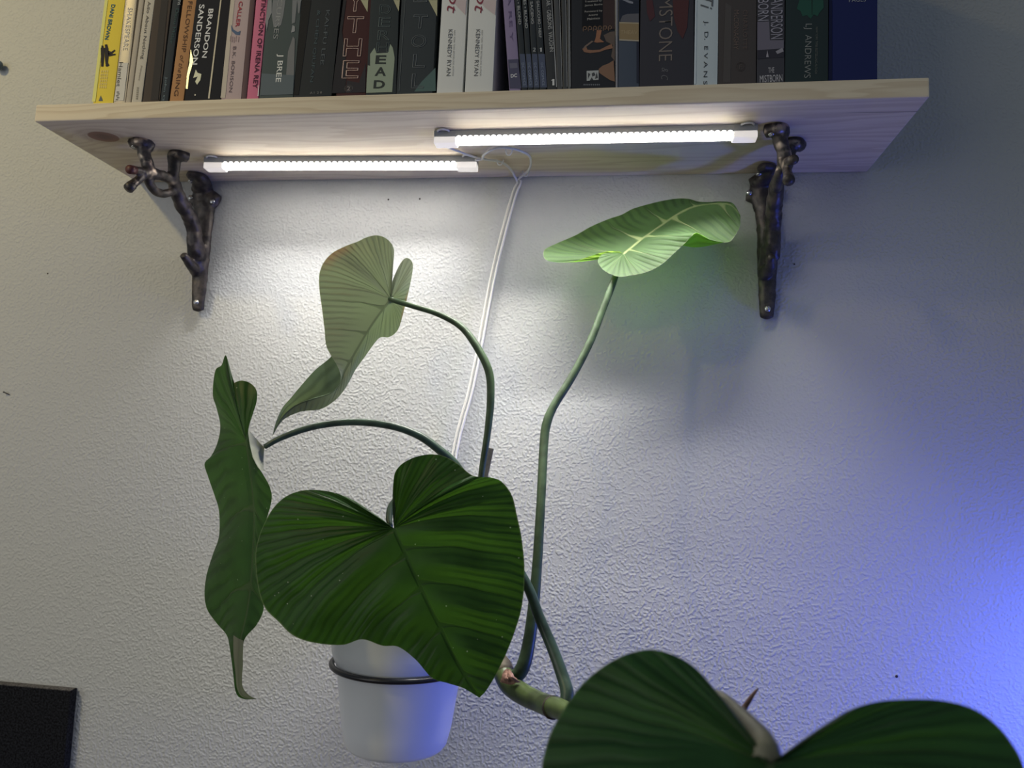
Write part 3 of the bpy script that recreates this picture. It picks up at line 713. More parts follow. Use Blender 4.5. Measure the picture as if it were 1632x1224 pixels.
for i, (x0, x1, t0, t1, c) in enumerate(((888.5, 897, 880.5, 893, (.075, .078, .082)), (897.5, 905, 893.5, 903, (.060, .063, .067)), (905.5, 910, 903.5, 909, (.11, .115, .12)))):
    b = B('slip%d' % i, x0, x1, t0, t1, c, ('thin grey book without lettering, right of the white 1', 'thin dark grey book without lettering, left of the thinnest one', 'thinnest grey book, against the painted figure spine')[i], bulge=.0003, rough=.3)
    panel(b, [(x1 - 1.6, 138), (x1 - .6, 138), (t1 - .8, 0), (t1 - 1.8, 0)], (.26, .27, .28), 'pale_edge', .0007, .25)
b = B('myth', 910.5, 980.5, 909.5, 980.5, (.024, .026, .032), 'wide dark paperback with a Greek key strip and painted bare limbs', .21)
panel(b, [(927.5, 46), (961, 42), (961, 0), (928, 0)], (.010, .011, .014))
panel(b, [(961, 48), (980, 46), (980, 0), (961, 0)], (.045, .030, .030))
for s, y, x0, x1 in (('Translated by', 2, 932, 959), ('James Banks', 8, 932, 960), ('Foreword by', 18, 932, 960), ('Antony', 24, 938, 953), ('Makrinos', 29.5, 936, 956)):
    lettering(b, s, (x0, y + 1), (x1, y - 1), 4, (.36, .35, .33))
for k in range(6):
    x = 929 + k * 8; c = (.17, .11, .075)
    for q in (((x, 42), (x + 6, 42), (x + 6, 43.2), (x, 43.2)), ((x, 42), (x + 1.2, 42), (x + 1.2, 50), (x, 50)), ((x + 5, 42), (x + 6.2, 42), (x + 6.2, 48), (x + 5, 48)), ((x + 2.5, 46.8), (x + 6, 46.8), (x + 6, 48), (x + 2.5, 48))):
        panel(b, [(u, v - k * .25) for u, v in q], c, 'key_strip', .0007)
panel(b, [(951, 48), (959, 48), (956, 62), (963, 67), (951, 68), (947, 67), (950, 58)], (.26, .125, .075), 'painted_foot', .0007)
panel(b, [(928, 78), (934, 73), (936, 79), (944, 80), (956, 79), (968, 73), (975, 70), (977, 77), (966, 79), (955, 83), (940, 84.5), (931, 83)], (.22, .12, .080), 'painted_arm', .0007)
panel(b, [(946, 66), (930, 78), (928.5, 78), (932, 73), (943, 65)], (.16, .12, .10), 'painted_cord', .0008)
panel(b, [(954, 110), (960, 105), (970, 101), (978, 96), (980, 130), (973, 128), (962, 121), (955, 116)], (.20, .12, .082), 'painted_leg', .0007)
panel(b, [(962, 56), (972, 51), (980, 50), (980, 98), (974, 90), (977, 72), (966, 66)], (.11, .085, .072), 'painted_torso', .0006)
panel(b, [(935, 113), (954, 112), (954, 127), (935, 129)], (.36, .38, .38), 'publisher_mark', .0007)
for q in ([(937, 116), (941, 118), (937, 126)], [(943, 117), (947, 115), (949, 120), (944, 122)], [(940, 128.5), (943, 123), (946, 128)], [(951, 115), (953, 124), (948, 126)]): panel(b, q, (.06, .065, .07), 'publisher_mark', .0009)
[panel(b, [(930 + k * 3, 134), (932 + k * 3, 133.8), (932 + k * 3, 136), (930 + k * 3, 136.2)], (.15, .16, .18), 'worn_print', .0007) for k in range(9)]
b = B('strip', 981, 985, 981, 985.5, (.22, .225, .25), 'very thin pale grey border beside the painted spine', .20, bulge=.0004)  # pale border of the painted spine, built as its own slim volume
b = B('band', 985.3, 1018.5, 985.8, 1019, (.060, .075, .105), 'slate blue book with a tan band across its spine', .21)
panel(b, [(987, 36), (1018, 37), (1018, 65), (987, 63)], (.24, .18, .10), 'tan_band', .0007)
panel(b, [(987, 35), (1018, 36), (1018, 38), (987, 37)], (.34, .29, .20), 'tan_band_edge', .0009); panel(b, [(987, 62.5), (1018, 64), (1018, 66), (987, 64.5)], (.36, .33, .27), 'tan_band_edge', .0009)
lettering(b, 'THEAV', (989, 51), (1016, 51.5), 7, (.32, .25, .15))
panel(b, [(986, 0), (1018.5, 0), (1018.5, 36), (987, 35)], (.022, .028, .044))
panel(b, [(989, 32), (992, 25), (1000, 22), (1018, 21.5), (1018, 36), (989, 34.5)], (.10, .10, .115), 'spine_print', .0006)
panel(b, [(992, 0), (1000, 0), (1009, 3), (1009, 6), (1003, 5)], (.20, .21, .25), 'spine_print', .0006)
panel(b, [(1014.5, 132), (1018.3, 132), (1018.3, 66), (1014.5, 66)], (.026, .030, .048))
b = B('stone', 1019, 1105.5, 1019.5, 1107.5, (.040, .040, .050), 'widest dark book with red haze, lettered MSTONE in serif letters', .235, True)
panel(b, [(1030, 0), (1040, 0), (1044, 26), (1036, 34), (1031, 20)], (.070, .030, .036), 'red_haze')
panel(b, [(1072, 0), (1098, 0), (1095, 44), (1088, 62), (1080, 50), (1074, 28)], (.072, .030, .032), 'red_haze')
lettering(b, 'MSTONE', (1061.5, -4), (1060.5, 97), 22, (.17, .145, .13), -.008)
lettering(b, '& C', (1060, 108), (1059, 128), 11, (.13, .13, .14), -.01, 0, .3)
b = B('evans', 1106, 1143.5, 1108, 1145.5, (.44, .50, .53), 'pale blue-grey book with dark spaced letters ending in EVANS')
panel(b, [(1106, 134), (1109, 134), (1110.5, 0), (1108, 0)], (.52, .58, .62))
lettering(b, 'J.  D.  E V A N S', (1125, 33), (1123, 135), 8, (.05, .055, .06))
lettering(b, 'Ti', (1127, -6), (1126, 15), 20, (.10, .11, .12), 0, 0, .35)
b = B('mcc', 1144, 1205.5, 1146, 1206, (.060, .053, .052), 'dark brown-grey book lettered in two faint lines, right of the pale one', .225, True)
panel(b, [(1152, 132), (1164, 131.5), (1166, 10), (1156, 4)], (.075, .068, .066))
lettering(b, 'CHARLOTTE', (1188, 16), (1187.5, 79), 7, (.105, .080, .072)); lettering(b, 'McCONAGHY', (1174, 16), (1173, 79), 8, (.13, .098, .085))
lettering(b, 'O', (1173, 106), (1188, 106), 16, (.085, .070, .065), 0, .012); lettering(b, 'F', (1178, 107), (1183, 107), 8, (.085, .070, .065))
b = B('mist', 1206, 1250.5, 1206.5, 1251, (.050, .050, .060), 'dark paperback with a misty scene above THE MISTBORN')
panel(b, [(1207, 35), (1226, 34), (1227, 64), (1249, 64), (1249, 78), (1207, 80)], (.14, .13, .165), 'misty_scene', .0006)
panel(b, [(1207, 80), (1249, 77), (1249, 91), (1207, 94)], (.035, .034, .045), 'misty_scene', .0007)
panel(b, [(1221, 91), (1223, 80), (1225, 91)], (.30, .28, .31), 'misty_scene', .0008); panel(b, [(1236, 82), (1247, 76), (1249, 82), (1239, 86)], (.26, .25, .28), 'misty_scene', .0008)
lettering(b, 'TBORN', (1216.5, -10), (1216.5, 33), 17, (.29, .28, .33), 0)
lettering(b, 'SANDERSON', (1238, -8), (1238, 62), 19, (.27, .26, .31), 0)
lettering(b, 'THE', (1224.5, 112), (1234, 111.5), 9, (.40, .39, .41)); lettering(b, 'MISTBORN', (1211, 126), (1247, 124), 12, (.42, .41, .43))
b = B('andrews', 1251, 1320, 1251.5, 1321, (.022, .034, .036), 'dark green-black book with a green bush lettered L J Andrews', .225, True)
panel(b, [(1274, 0), (1312, 0), (1313, 12), (1306, 20), (1303, 26), (1297, 23), (1292, 30), (1286, 24), (1279, 26), (1276, 18), (1270, 14)], (.022, .075, .055), 'green_bush')
panel(b, [(1293.5, 0), (1295, 0), (1294.5, 24), (1293.8, 24)], (.012, .022, .020), 'green_bush', .0007)
lettering(b, 'LJ  ANDREWS', (1287.5, 38), (1285, 124), 13, (.24, .25, .24), -.012)
lettering(b, 'NEW YORK TIMES BESTSELLING AUTHOR', (1302, 43), (1300.5, 118), 3.5, (.11, .12, .11))
b = B('blue', 1320.5, 1398.5, 1321.5, 1399, (.014, .020, .085), 'thick plain navy blue hardback at the right end of the row', .235, True, .55)
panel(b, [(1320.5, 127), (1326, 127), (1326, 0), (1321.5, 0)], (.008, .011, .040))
lettering(b, 'PAGES', (1353, 0), (1380, -1), 7, (.25, .26, .30))

# ------------------------------------------------------------------ pot, ring holder
PC = P(637, 1070, .085); PCX, PCY = PC.x, -.0855
ring_z = P(637, 1088, .085 + .072).z
pot_bot = P(637, 1222, .085 + .052).z
pot = empty('plant_pot', (PCX, PCY, pot_bot), 'white tapered plant pot hanging on the wall in a black ring', 'pot')
bm = bmesh.new()
ht = ring_z - pot_bot
add_lathe(bm, [(0, pot_bot), (.046, pot_bot), (.0505, pot_bot + .002), (.0535, pot_bot + .006), (.0575, pot_bot + .022), (.0655, ring_z - .006), (.0668, ring_z + .001), (.0690, ring_z + .005), (.0715, ring_z + .012), (.0725, ring_z + .018), (.0735, ring_z + .055), (.0740, ring_z + .058), (.0725, ring_z + .059), (.0700, ring_z + .057), (.0690, ring_z + .030), (0, ring_z + .030)], PCX, PCY, 72)
from_bm('body', bm, M_pot, pot, True)
bm = bmesh.new(); add_lathe(bm, [(.0688, ring_z + .036), (.05, ring_z + .038), (.02, ring_z + .041), (0, ring_z + .040)], PCX, PCY, 40)
from_bm('soil', bm, M_soil, pot, True)
ringo = empty('pot_ring', (PCX, PCY, ring_z), 'black wire ring clasping the white pot and fixed to the wall', 'ring holder')
bm = bmesh.new()
tp = [(.0712 + .0030 * math.cos(k * math.pi / 6), ring_z + .0030 * math.sin(k * math.pi / 6)) for k in range(13)]
add_lathe(bm, tp, PCX, PCY, 72); from_bm('ring', bm, M_black_wire, ringo, True)
bm = bmesh.new(); add_tube(bm, [Vector((PCX - .02, PCY + .0705, ring_z)), Vector((PCX - .02, -.006, ring_z + .006)), Vector((PCX - .02, -.004, ring_z + .02)), Vector((PCX - .02, -.004, ring_z + .05))], [.003, .003], 16, 8)
from_bm('wall_arm', bm, M_black_wire, ringo, True)

# ------------------------------------------------------------------ felt board low on the left
fz = P(113, 1101, .012)
bm = bmesh.new(); add_box(bm, fz.x - .30, fz.x, -.012, -.0004, fz.z - .30, fz.z, .0012)
felt = from_bm('felt_board', bm, M_felt)
felt['label'] = 'black felt board on the wall at the lower left'; felt['category'] = 'board'
bm = bmesh.new(); add_box(bm, fz.x - .30, fz.x - .0012, -.0118, -.0006, fz.z - .0006, fz.z + .0004)
from_bm('top_edge', bm, M_felt_edge, felt)

# small pin at the left, nail on the wall
pp = P(-3, 104, .007)
pin = empty('push_pin', pp, 'blue-grey pin head poking in at the left edge, level with the books', 'pin')
bm = bmesh.new(); r = bmesh.ops.create_uvsphere(bm, u_segments=16, v_segments=10, radius=.0068); bmesh.ops.scale(bm, vec=(1, .7, 1), verts=r['verts']); bmesh.ops.translate(bm, vec=pp, verts=r['verts'])
from_bm('head', bm, plain('blue_grey_pin', (.10, .14, .18), .5), pin, True)
bm = bmesh.new(); add_tube(bm, [pp, pp + Vector((0, .0072, 0))], [.0009, .0006], 6, 8); from_bm('shaft', bm, M_screw, pin, True)
a, b_ = P(6, 625, .0035), P(15, 629, .0008)
nail = empty('small_nail', b_, 'tiny dark nail sticking out of the wall at the far left', 'nail')
bm = bmesh.new(); add_tube(bm, [a, b_], [.0007, .0006], 6, 8); from_bm('shank', bm, M_scar, nail, True)
bm = bmesh.new(); r = bmesh.ops.create_uvsphere(bm, u_segments=10, v_segments=6, radius=.0011); bmesh.ops.translate(bm, vec=a, verts=r['verts']); from_bm('head', bm, M_scar, nail, True)

# ------------------------------------------------------------------ the plant
plant = empty('climbing_plant', (PCX, PCY, ring_z + .035), 'philodendron with big heart shaped leaves on long green stalks, rooted in the white pot', 'plant')

def stalk(name, pts, widths, mat, n=60, seg=14, label=None):
    """pts: (px, py, d); widths: in pixels at the depth of the point"""
    w3 = [P(*q) for q in pts]
    rad = [w / 2 / pxm(q[2]) for w, q in zip(widths, pts)]
    bm = bmesh.new()
    # radii follow arclength of the points
    acc = [0]
    for i in range(1, len(w3)): acc.append(acc[-1] + (w3[i] - w3[i - 1]).length)
    rr = []
    for k in range(n):
        s = acc[-1] * k / (n - 1); i = 0
        while i < len(acc) - 2 and acc[i + 1] < s: i += 1
        f = (s - acc[i]) / (acc[i + 1] - acc[i]); rr.append(rad[i] + (rad[i + 1] - rad[i]) * f)
    add_tube(bm, w3, rr, n, seg)
    o = from_bm(name, bm, mat, plant, True)
    if label: o['label'] = label
    return o

def leaf(mid, left, right, mat, a0=(.45, .45), pw=(1., 1.), puff=(.05, .05), ribs=9, rib=.0012, top_to_cam=True, label=None, bow=.10, nth=200, nr=26, puffdir=(0, -1, 0), patches=()):
    midc = catmull([P(*q) for q in mid], 400)
    verts, faces, uvs, dms = [], [], [], []
    pd = Vector(puffdir).normalized()
    for side, mar, A0, PW, PF in ((0, left, a0[0], pw[0], puff[0]), (1, right, a0[1], pw[1], puff[1])):
        ec = catmull([P(*q) for q in mar], nth)
        base = len(verts)
        for i in range(nth):
            a = i / (nth - 1)
            s = 0 if a < A0 else ((a - A0) / (1 - A0)) ** PW
            k = s * 399; k0 = min(int(k), 398)
            Mp = midc[k0].lerp(midc[k0 + 1], k - k0)
            E = ec[i]; D = E - Mp; ln = D.length
            T = (midc[min(k0 + 6, 399)] - midc[max(k0 - 6, 0)]).normalized()
            ctrl = Mp + D * .5 + pd * (PF * ln) - T * (bow * ln * (0.3 + .7 * min(1, a / max(A0, .01))))
            for j in range(nr):
                t = j / (nr - 1)
                Q = Mp * (1 - t) ** 2 + ctrl * (2 * t * (1 - t)) + E * t * t
                Q = Q + pd * (rib * math.cos(2 * math.pi * (a * ribs)) * math.sin(math.pi * min(1, t * 1.0)) ** .8 * min(1, ln / .05))
                verts.append(Q); uvs.append((a, t)); dms.append((Q - Mp).length if s > 0 or j == 0 else max((Q - Mp).length, .004 * t))
        for i in range(nth - 1):
            for j in range(nr - 1):
                q = (base + i * nr + j, base + i * nr + j + 1, base + (i + 1) * nr + j + 1, base + (i + 1) * nr + j)
                faces.append(q if side == 0 else q[::-1])
    main_faces = len(faces)
    for ca, cb, bulge in patches:               # turned over pieces of the margin: they show the blade's other face
        A_, B_ = catmull([P(*q) for q in ca], 40), catmull([P(*q) for q in cb], 40)
        base = len(verts)
        for i in range(40):
            for j in range(10):
                t = j / 9
                verts.append(A_[i].lerp(B_[i], t) + pd * (bulge * (A_[i] - B_[i]).length * 4 * t * (1 - t)))
                uvs.append((.52 + t * .05, .55)); dms.append(.05)
        for i in range(39):
            for j in range(9): faces.append((base + i * 10 + j, base + i * 10 + j + 1, base + (i + 1) * 10 + j + 1, base + (i + 1) * 10 + j))
    me = bpy.data.meshes.new('leaf_blade')
    me.from_pydata([tuple(v) for v in verts], [], faces)
    uvl = me.uv_layers.new(name='leaf')
    for lp in me.loops: uvl.data[lp.index].uv = uvs[lp.vertex_index]
    at = me.attributes.new('from_midrib', 'FLOAT', 'POINT')
    for i, v in enumerate(dms): at.data[i].value = v
    tn = me.attributes.new('turned', 'INT', 'FACE')
    for i in range(main_faces, len(faces)): tn.data[i].value = 1 + (i - main_faces) // 351
    bm = bmesh.new(); bm.from_mesh(me)
    bmesh.ops.remove_doubles(bm, verts=bm.verts[:], dist=2e-6)
    bmesh.ops.dissolve_degenerate(bm, dist=1e-7, edges=bm.edges[:])
    # which way the blade faces, over its area
    turned = bm.faces.layers.int.get('turned')
    facing = lambda fs: sum(f.normal.dot(CAM - f.calc_center_median()) * f.calc_area() for f in fs) > 0
    mainf = [f for f in bm.faces if f[turned] == 0]
    if facing(mainf) != top_to_cam: bmesh.ops.reverse_faces(bm, faces=mainf)
    for k in range(len(patches)):
        fs = [f for f in bm.faces if f[turned] == k + 1]
        if facing(fs) == top_to_cam: bmesh.ops.reverse_faces(bm, faces=fs)
    bm.to_mesh(me); bm.free()
    o = link_mesh('leaf_blade', me, mat, plant, True)
    if label: o['label'] = label
    return o

# materials of the single leaves (age and gloss differ)
ML_heart = leaf_material('leaf_dark_green', fleck=.8, nv=10, vw=.017, vtop=(.028, .070, .018), trans=(.027, .072, .006), tfac=.40)
ML_side = leaf_material('leaf_dark_green_side', fleck=.5, nv=6, vw=.012, vtop=(.060, .10, .036), under=(.30, .31, .22), trans=(.030, .072, .009), tfac=.40)
ML_upper = leaf_material('leaf_grey_green', top=(.055, .085, .05), under=(.165, .19, .135), vtop=(.14, .19, .12), vunder=(.085, .10, .075), trans=(.22, .30, .13), tfac=.22, nv=11, vw=.016, blush=.9, bumpd=.0006)
ML_right = leaf_material('leaf_mid_green', top=(.048, .088, .034), under=(.20, .36, .03), vtop=(.22, .28, .12), trans=(.22, .46, .06), tfac=.36, rough=.62, nv=7, vw=.017)
ML_front = leaf_material('leaf_deep_green', top=(.013, .040, .012), vtop=(.075, .10, .045), trans=(.07, .20, .02), tfac=.38, nv=6, vw=.014)

# big heart leaf hanging in front of the pot
H = .265
leaf(mid=[(628, 842, H + .004), (645, 880, H + .004), (675, 945, H + .004), (702, 1000, H + .002), (732, 1060, H), (764, 1112, H)],
     left=[(616, 837, H), (606, 835, H), (584, 811, H), (555, 793, H), (523, 783, H), (487, 781, H - .002), (458, 790, H - .004), (437, 808, H - .006), (422, 833, H - .008), (412, 858, H - .009), (407, 887, H - .009), (411, 934, H - .008), (422, 968, H - .006), (444, 991, H - .002), (466, 1012, H + .003),
           (498, 1024, H + .004), (545, 1028, H), (577, 1019, H + .004), (609, 1029, H + .002), (635, 1031, H), (663, 1052, H + .003), (688, 1080, H + .002), (714, 1089, H), (739, 1097, H), (764, 1112, H)],
     right=[(630, 836, H), (633, 822, H), (629, 800, H + .006), (627, 779, H + .008), (629, 755, H + .004), (640, 740, H), (660, 729, H - .004), (685, 724, H - .008), (707, 727, H - .008), (728, 738, H - .006), (750, 756, H), (764, 760, H + .002), (782, 761, H - .002), (800, 768, H - .006), (816, 790, H - .006), (824, 822, H - .004), (832, 862, H - .004),
            (836, 916, H - .004), (831, 970, H - .003), (814, 1024, H - .002), (793, 1070, H), (776, 1099, H + .002), (764, 1112, H)],
     mat=ML_heart, a0=(.54, .56), pw=(1.3, 1.35), puff=(.07, .06), ribs=10, rib=.0019, bow=.12, label='large dark heart shaped leaf hanging in front of the white pot')

# narrow leaf seen from its side, left
S = .215
leaf(mid=[(392, 702, S), (400, 760, S + .006), (405, 830, S + .010), (402, 900, S + .012), (394, 970, S + .012), (381, 1030, S + .010), (378, 1080, S + .008), (386, 1104, S + .008), (408, 1114, S + .012)],
     left=[(393, 694, S - .002), (387, 665, S - .006), (375, 616, S - .014), (369, 596, S - .020), (360, 566, S - .020), (353, 582, S - .026), (343, 591, S - .034), (339, 628, S - .040), (345, 650, S - .042), (351, 678, S - .042), (347, 704, S - .046), (337, 726, S - .050), (326, 739, S - .054), (332, 761, S - .054), (342, 790, S - .052), (349, 815, S - .050), (349, 854, S - .050), (339, 884, S - .052), (329, 917, S - .054), (326, 947, S - .052), (330, 971, S - .048), (345, 993, S - .036), (361, 1012, S - .020), (366, 1032, S - .006), (371, 1069, S + .004), (376, 1104, S + .006), (388, 1114, S + .008), (408, 1114, S + .012)],
     right=[(393, 694, S - .001), (386, 662, S - .004), (373, 616, S - .012), (377, 608.5, S - .013), (388, 606.5, S - .013), (401, 612, S - .012), (409, 623, S - .008), (409, 640, S - .004), (403, 660, S), (396, 684, S + .004), (399, 712, S + .010), (406, 736, S + .018), (418, 754, S + .022), (430, 776, S + .026), (433, 796, S + .026), (426, 824, S + .024), (416, 854, S + .022), (410, 880, S + .022), (412, 915, S + .024), (417, 952, S + .026), (420, 972, S + .026), (409, 996, S + .022), (389, 1021, S + .016), (387, 1060, S + .014), (386, 1092, S + .012), (397, 1108, S + .012), (408, 1114, S + .012)],
     mat=ML_side, a0=(.40, .40), pw=(1.15, 1.15), puff=(.05, .06), ribs=6, rib=.0012, bow=.10,
     patches=[([(388, 1021, S + .018), (387, 1045, S + .018), (386, 1075, S + .016), (387, 1095, S + .015), (397, 1108, S + .015), (409, 1114, S + .014)],
               [(372, 1012, S + .016), (372, 1040, S + .016), (375, 1070, S + .015), (378, 1098, S + .014), (388, 1112, S + .014), (409, 1114.5, S + .014)], .1)], label='narrow dark leaf turned edge on, with a curled pale tip')
# its turned up pale lobe at the stalk
bm = bmesh.new()
rows = [[(396, 684, S + .003), (404, 694, S + .000), (416, 708, S - .004), (422, 713, S - .004)], [(397, 705, S + .008), (404, 710, S + .002), (413, 716, S - .003), (421, 716, S - .004)],
        [(402, 728, S + .014), (408, 728, S + .006), (415, 732, S + .000), (420, 733, S - .002)], [(412, 747, S + .019), (414, 748, S + .012), (417, 750, S + .008), (420, 751, S + .006)]]
g = [[bm.verts.new(P(*q)) for q in r_] for r_ in rows]
for i in range(3):
    for j in range(3): bm.faces.new((g[i][j], g[i + 1][j], g[i + 1][j + 1], g[i][j + 1]))
bmesh.ops.subdivide_edges(bm, edges=bm.edges[:], cuts=3, use_grid_fill=True, smooth=1)
o = from_bm('folded_lobe', bm, plain('pale_leaf_underside', (.27, .28, .19), .5, 0, .4, .15, 60), plant, True); o['label'] = 'pale underside of the turned leaf lobe'

# upper leaf seen from below, left of the cable
U = .118
leaf(mid=[(623, 477, U), (606, 500, U - 0.0012), (590, 523, U - 0.0018), (568, 560, U - 0.0024), (550, 592, U - 0.0012), (541, 612, U + .002), (528, 625, U + .006), (500, 634, U + .008), (470, 646, U + .010), (447, 668, U + .012), (434, 695, U + .014)],
     left=[(622, 472, U), (623, 447, U - 0.0024), (627, 417, U - 0.0048), (628, 399, U - 0.0066), (623, 387, U - 0.0078), (612, 378, U - 0.0090), (598, 375, U - 0.0102), (582, 379, U - 0.0108), (570, 385, U - 0.0114), (551, 392, U - 0.0120), (530, 403, U - 0.0120), (516, 418, U - 0.0114), (509, 437, U - 0.0102), (509, 461, U - 0.0090), (513, 491, U - 0.0072), (517, 524, U - 0.0048), (520, 551, U - 0.0024), (529, 569, U - 0.0006), (538, 584, U + .002), (543, 600, U + .004), (539, 617, U + .004), (522, 629, U + .007), (495, 637, U + .009), (469, 648, U + .010), (448, 668, U + .012), (434, 695, U + .014)],
     right=[(626, 474, U), (624, 455, U - .004), (630, 436, U - .006), (640, 417, U - .010), (648, 411, U - .012), (656, 416, U - .012), (658, 428, U - .010), (653, 457, U - .008), (645, 490, U - .010), (635, 524, U - .016), (621, 537, U - .018), (606, 538, U - .016), (594, 551, U - .014), (582, 568, U - .012), (567, 589, U - .008), (551, 618, U), (534, 638, U + .004), (511, 652, U + .006), (480, 656, U + .008), (456, 666, U + .010), (445, 677, U + .012), (434, 695, U + .014)],
     mat=ML_upper, a0=(.47, .46), pw=(1.0, 1.1), puff=(.07, .05), ribs=8, rib=.0007, top_to_cam=False, bow=.10,
     patches=[([(532, 562, U - .010), (524, 572, U - .006), (501, 591, U + .006), (477, 618, U + .012), (462, 636, U + .014), (450, 650, U + .014), (440, 672, U + .014), (434, 695, U + .014)],
               [(553, 596, U - .010), (547, 614, U - .006), (532, 632, U - .001), (503, 642, U + .003), (472, 652, U + .006), (457, 661, U + .008), (446, 673, U + .011), (434, 695, U + .014)], -.05)], label='grey-green leaf showing its ribbed underside, with a twisted hanging tip')

# leaf under the right bar, seen from above
R3 = .070
leaf(mid=[(994, 404, R3), (1003, 397, R3 - 0.0022), (1026, 379, R3 - 0.0086), (1050, 362, R3 - 0.0144), (1082, 340, R3 - 0.0187), (1110, 328, R3 - 0.0187), (1140, 324, R3 - 0.0158), (1163, 326, R3 - 0.0101), (1180, 343, R3)],
     left=[(987, 401, R3 + 0.0010), (975, 400, R3 + 0.0020), (961, 402, R3 + 0.0039), (938, 409, R3 + 0.0049), (917, 416, R3 + 0.0049), (896, 418, R3 + 0.0039), (877, 417, R3 + 0.0029), (868, 412, R3 + 0.0010), (866, 405, R3 - 0.0029), (869, 397, R3 - 0.0072), (887, 388, R3 - 0.0144), (917, 375, R3 - 0.0245), (942, 361, R3 - 0.0317), (970, 349, R3 - 0.0374), (991, 342, R3 - 0.0418), (1008, 333, R3 - 0.0446), (1031, 326, R3 - 0.0475), (1056, 320, R3 - 0.0490), (1080, 316.5, R3 - 0.0475), (1098, 317, R3 - 0.0432), (1112, 321, R3 - 0.0360), (1128, 322, R3 - 0.0288), (1148, 321, R3 - 0.0202), (1168, 324, R3 - 0.0115), (1180, 343, R3)],
     right=[(988, 403, R3 + 0.0010), (978, 402, R3 + 0.0039), (963, 404, R3 + 0.0078), (955, 410, R3 + 0.0118), (953, 417, R3 + 0.0147), (957, 425, R3 + 0.0176), (964, 432, R3 + 0.0196), (976, 438, R3 + 0.0216), (989, 441, R3 + 0.0225), (1004, 439, R3 + 0.0230), (1026, 435, R3 + 0.0225), (1045, 427, R3 + 0.0216), (1061, 416, R3 + 0.0205), (1077, 401, R3 + 0.0196), (1091, 388, R3 + 0.0205), (1102, 376, R3 + 0.0235), (1110, 371, R3 + 0.0245), (1119, 375, R3 + 0.0225), (1133, 382, R3 + 0.0196), (1152, 386, R3 + 0.0167), (1163, 385, R3 + 0.0137), (1171, 376, R3 + 0.0107), (1179, 361, R3 + 0.0058), (1180, 343, R3)],
     mat=ML_right, a0=(.40, .40), pw=(1.0, 1.7), puff=(-.015, .06), ribs=8, rib=.0011, bow=.12, puffdir=(0, -.45, .9),
     patches=[([(1088, 391, R3 + 0.0197), (1102, 377, R3 + 0.0224), (1110, 371.5, R3 + 0.0235), (1119, 375.5, R3 + 0.0218), (1133, 382.5, R3 + 0.0190), (1153, 386, R3 + 0.0163)],
               [(1088, 391.5, R3 + 0.0177), (1103, 394, R3 + 0.0150), (1115, 394, R3 + 0.0136), (1128, 392, R3 + 0.0129), (1142, 389, R3 + 0.0136), (1153, 386.5, R3 + 0.0156)], .0)], label='mid green ribbed leaf held flat under the right light bar, one edge lit yellow')
# under edge of its folded margin
# near leaf at the bottom right
F_ = .575
leaf(mid=[(1228, 1218, F_), (1222, 1300, F_ + .02), (1215, 1420, F_ + .035), (1210, 1560, F_ + .04), (1205, 1700, F_ + .03)],
     left=[(1216, 1213, F_), (1204, 1199, F_ - .004), (1194, 1175, F_ - .010), (1180, 1149, F_ - .014), (1160, 1124, F_ - .018), (1136, 1095, F_ - .022), (1112, 1068, F_ - .026), (1083, 1048, F_ - .030), (1049, 1036.5, F_ - .032), (1020, 1037, F_ - .034), (986, 1048, F_ - .034), (952, 1069, F_ - .034), (923, 1096, F_ - .032), (898, 1131, F_ - .030), (879, 1165, F_ - .028), (869, 1195, F_ - .024), (863, 1228, F_ - .020), (866, 1290, F_ - .010), (890, 1380, F_), (950, 1480, F_ + .010), (1050, 1590, F_ + .020), (1140, 1660, F_ + .026), (1205, 1700, F_ + .03)],
     right=[(1242, 1217, F_), (1262, 1208, F_ - .004), (1283, 1188, F_ - .008), (1306, 1165, F_ - .012), (1330, 1145, F_ - .016), (1360, 1129, F_ - .020), (1398, 1118.5, F_ - .024), (1437, 1115, F_ - .026), (1486, 1115, F_ - .028), (1529, 1122, F_ - .028), (1563, 1136, F_ - .026), (1592, 1159, F_ - .024), (1612, 1184, F_ - .022), (1628, 1212, F_ - .018), (1640, 1260, F_ - .010), (1640, 1340, F_), (1600, 1440, F_ + .010), (1500, 1550, F_ + .020), (1340, 1650, F_ + .026), (1205, 1700, F_ + .03)],
     mat=ML_front, a0=(.50, .50), pw=(1., 1.), puff=(.08, .03), ribs=6, rib=.0012, bow=.12, label='near deep green leaf rising at the bottom with two rounded lobes')

# stalks
stalk('leaf_stalk', [(422, 712, S - .004), (450, 697, .208), (500, 680, .202), (560, 672.5, .196), (620, 678, .19), (665, 693, .182), (700, 717, .172), (730, 747, .16), (755, 800, .145), (762, 880, .13), (750, 980, .11), (700, 1030, .10)],
      [9, 10, 11, 12, 12.5, 13, 14, 16, 17, 18, 20, 22], M_petiole_d, 80)
stalk('leaf_stalk', [(620, 476, U - .001), (632, 480, U), (660, 488.5, .117), (700, 501, .116), (735, 521, .115), (760, 553, .115), (779, 592, .114), (782, 635, .114), (777, 690, .113), (767, 760, .111), (758, 860, .107), (750, 980, .100), (705, 1032, .095)],
      [7, 9, 9, 10, 11, 13, 13.5, 13, 11.5, 10.5, 12, 18, 22], M_petiole, 80)
stalk('leaf_stalk', [(996, 408, R3 - .002), (984, 432, .080), (975, 456, .084), (958, 500, .090), (940, 546, .099), (912, 600, .110), (884, 645, .121), (872, 672, .127), (867, 705, .133), (862, 800, .158), (856, 900, .174), (849, 980, .186), (841, 1035, .193), (832, 1066, .197), (818, 1082, .197), (806, 1084, .196)],
      [8, 10, 11.5, 12, 12.5, 13, 13.5, 15, 14.5, 14.5, 16, 19, 21, 23, 22, 18], M_petiole, 90)
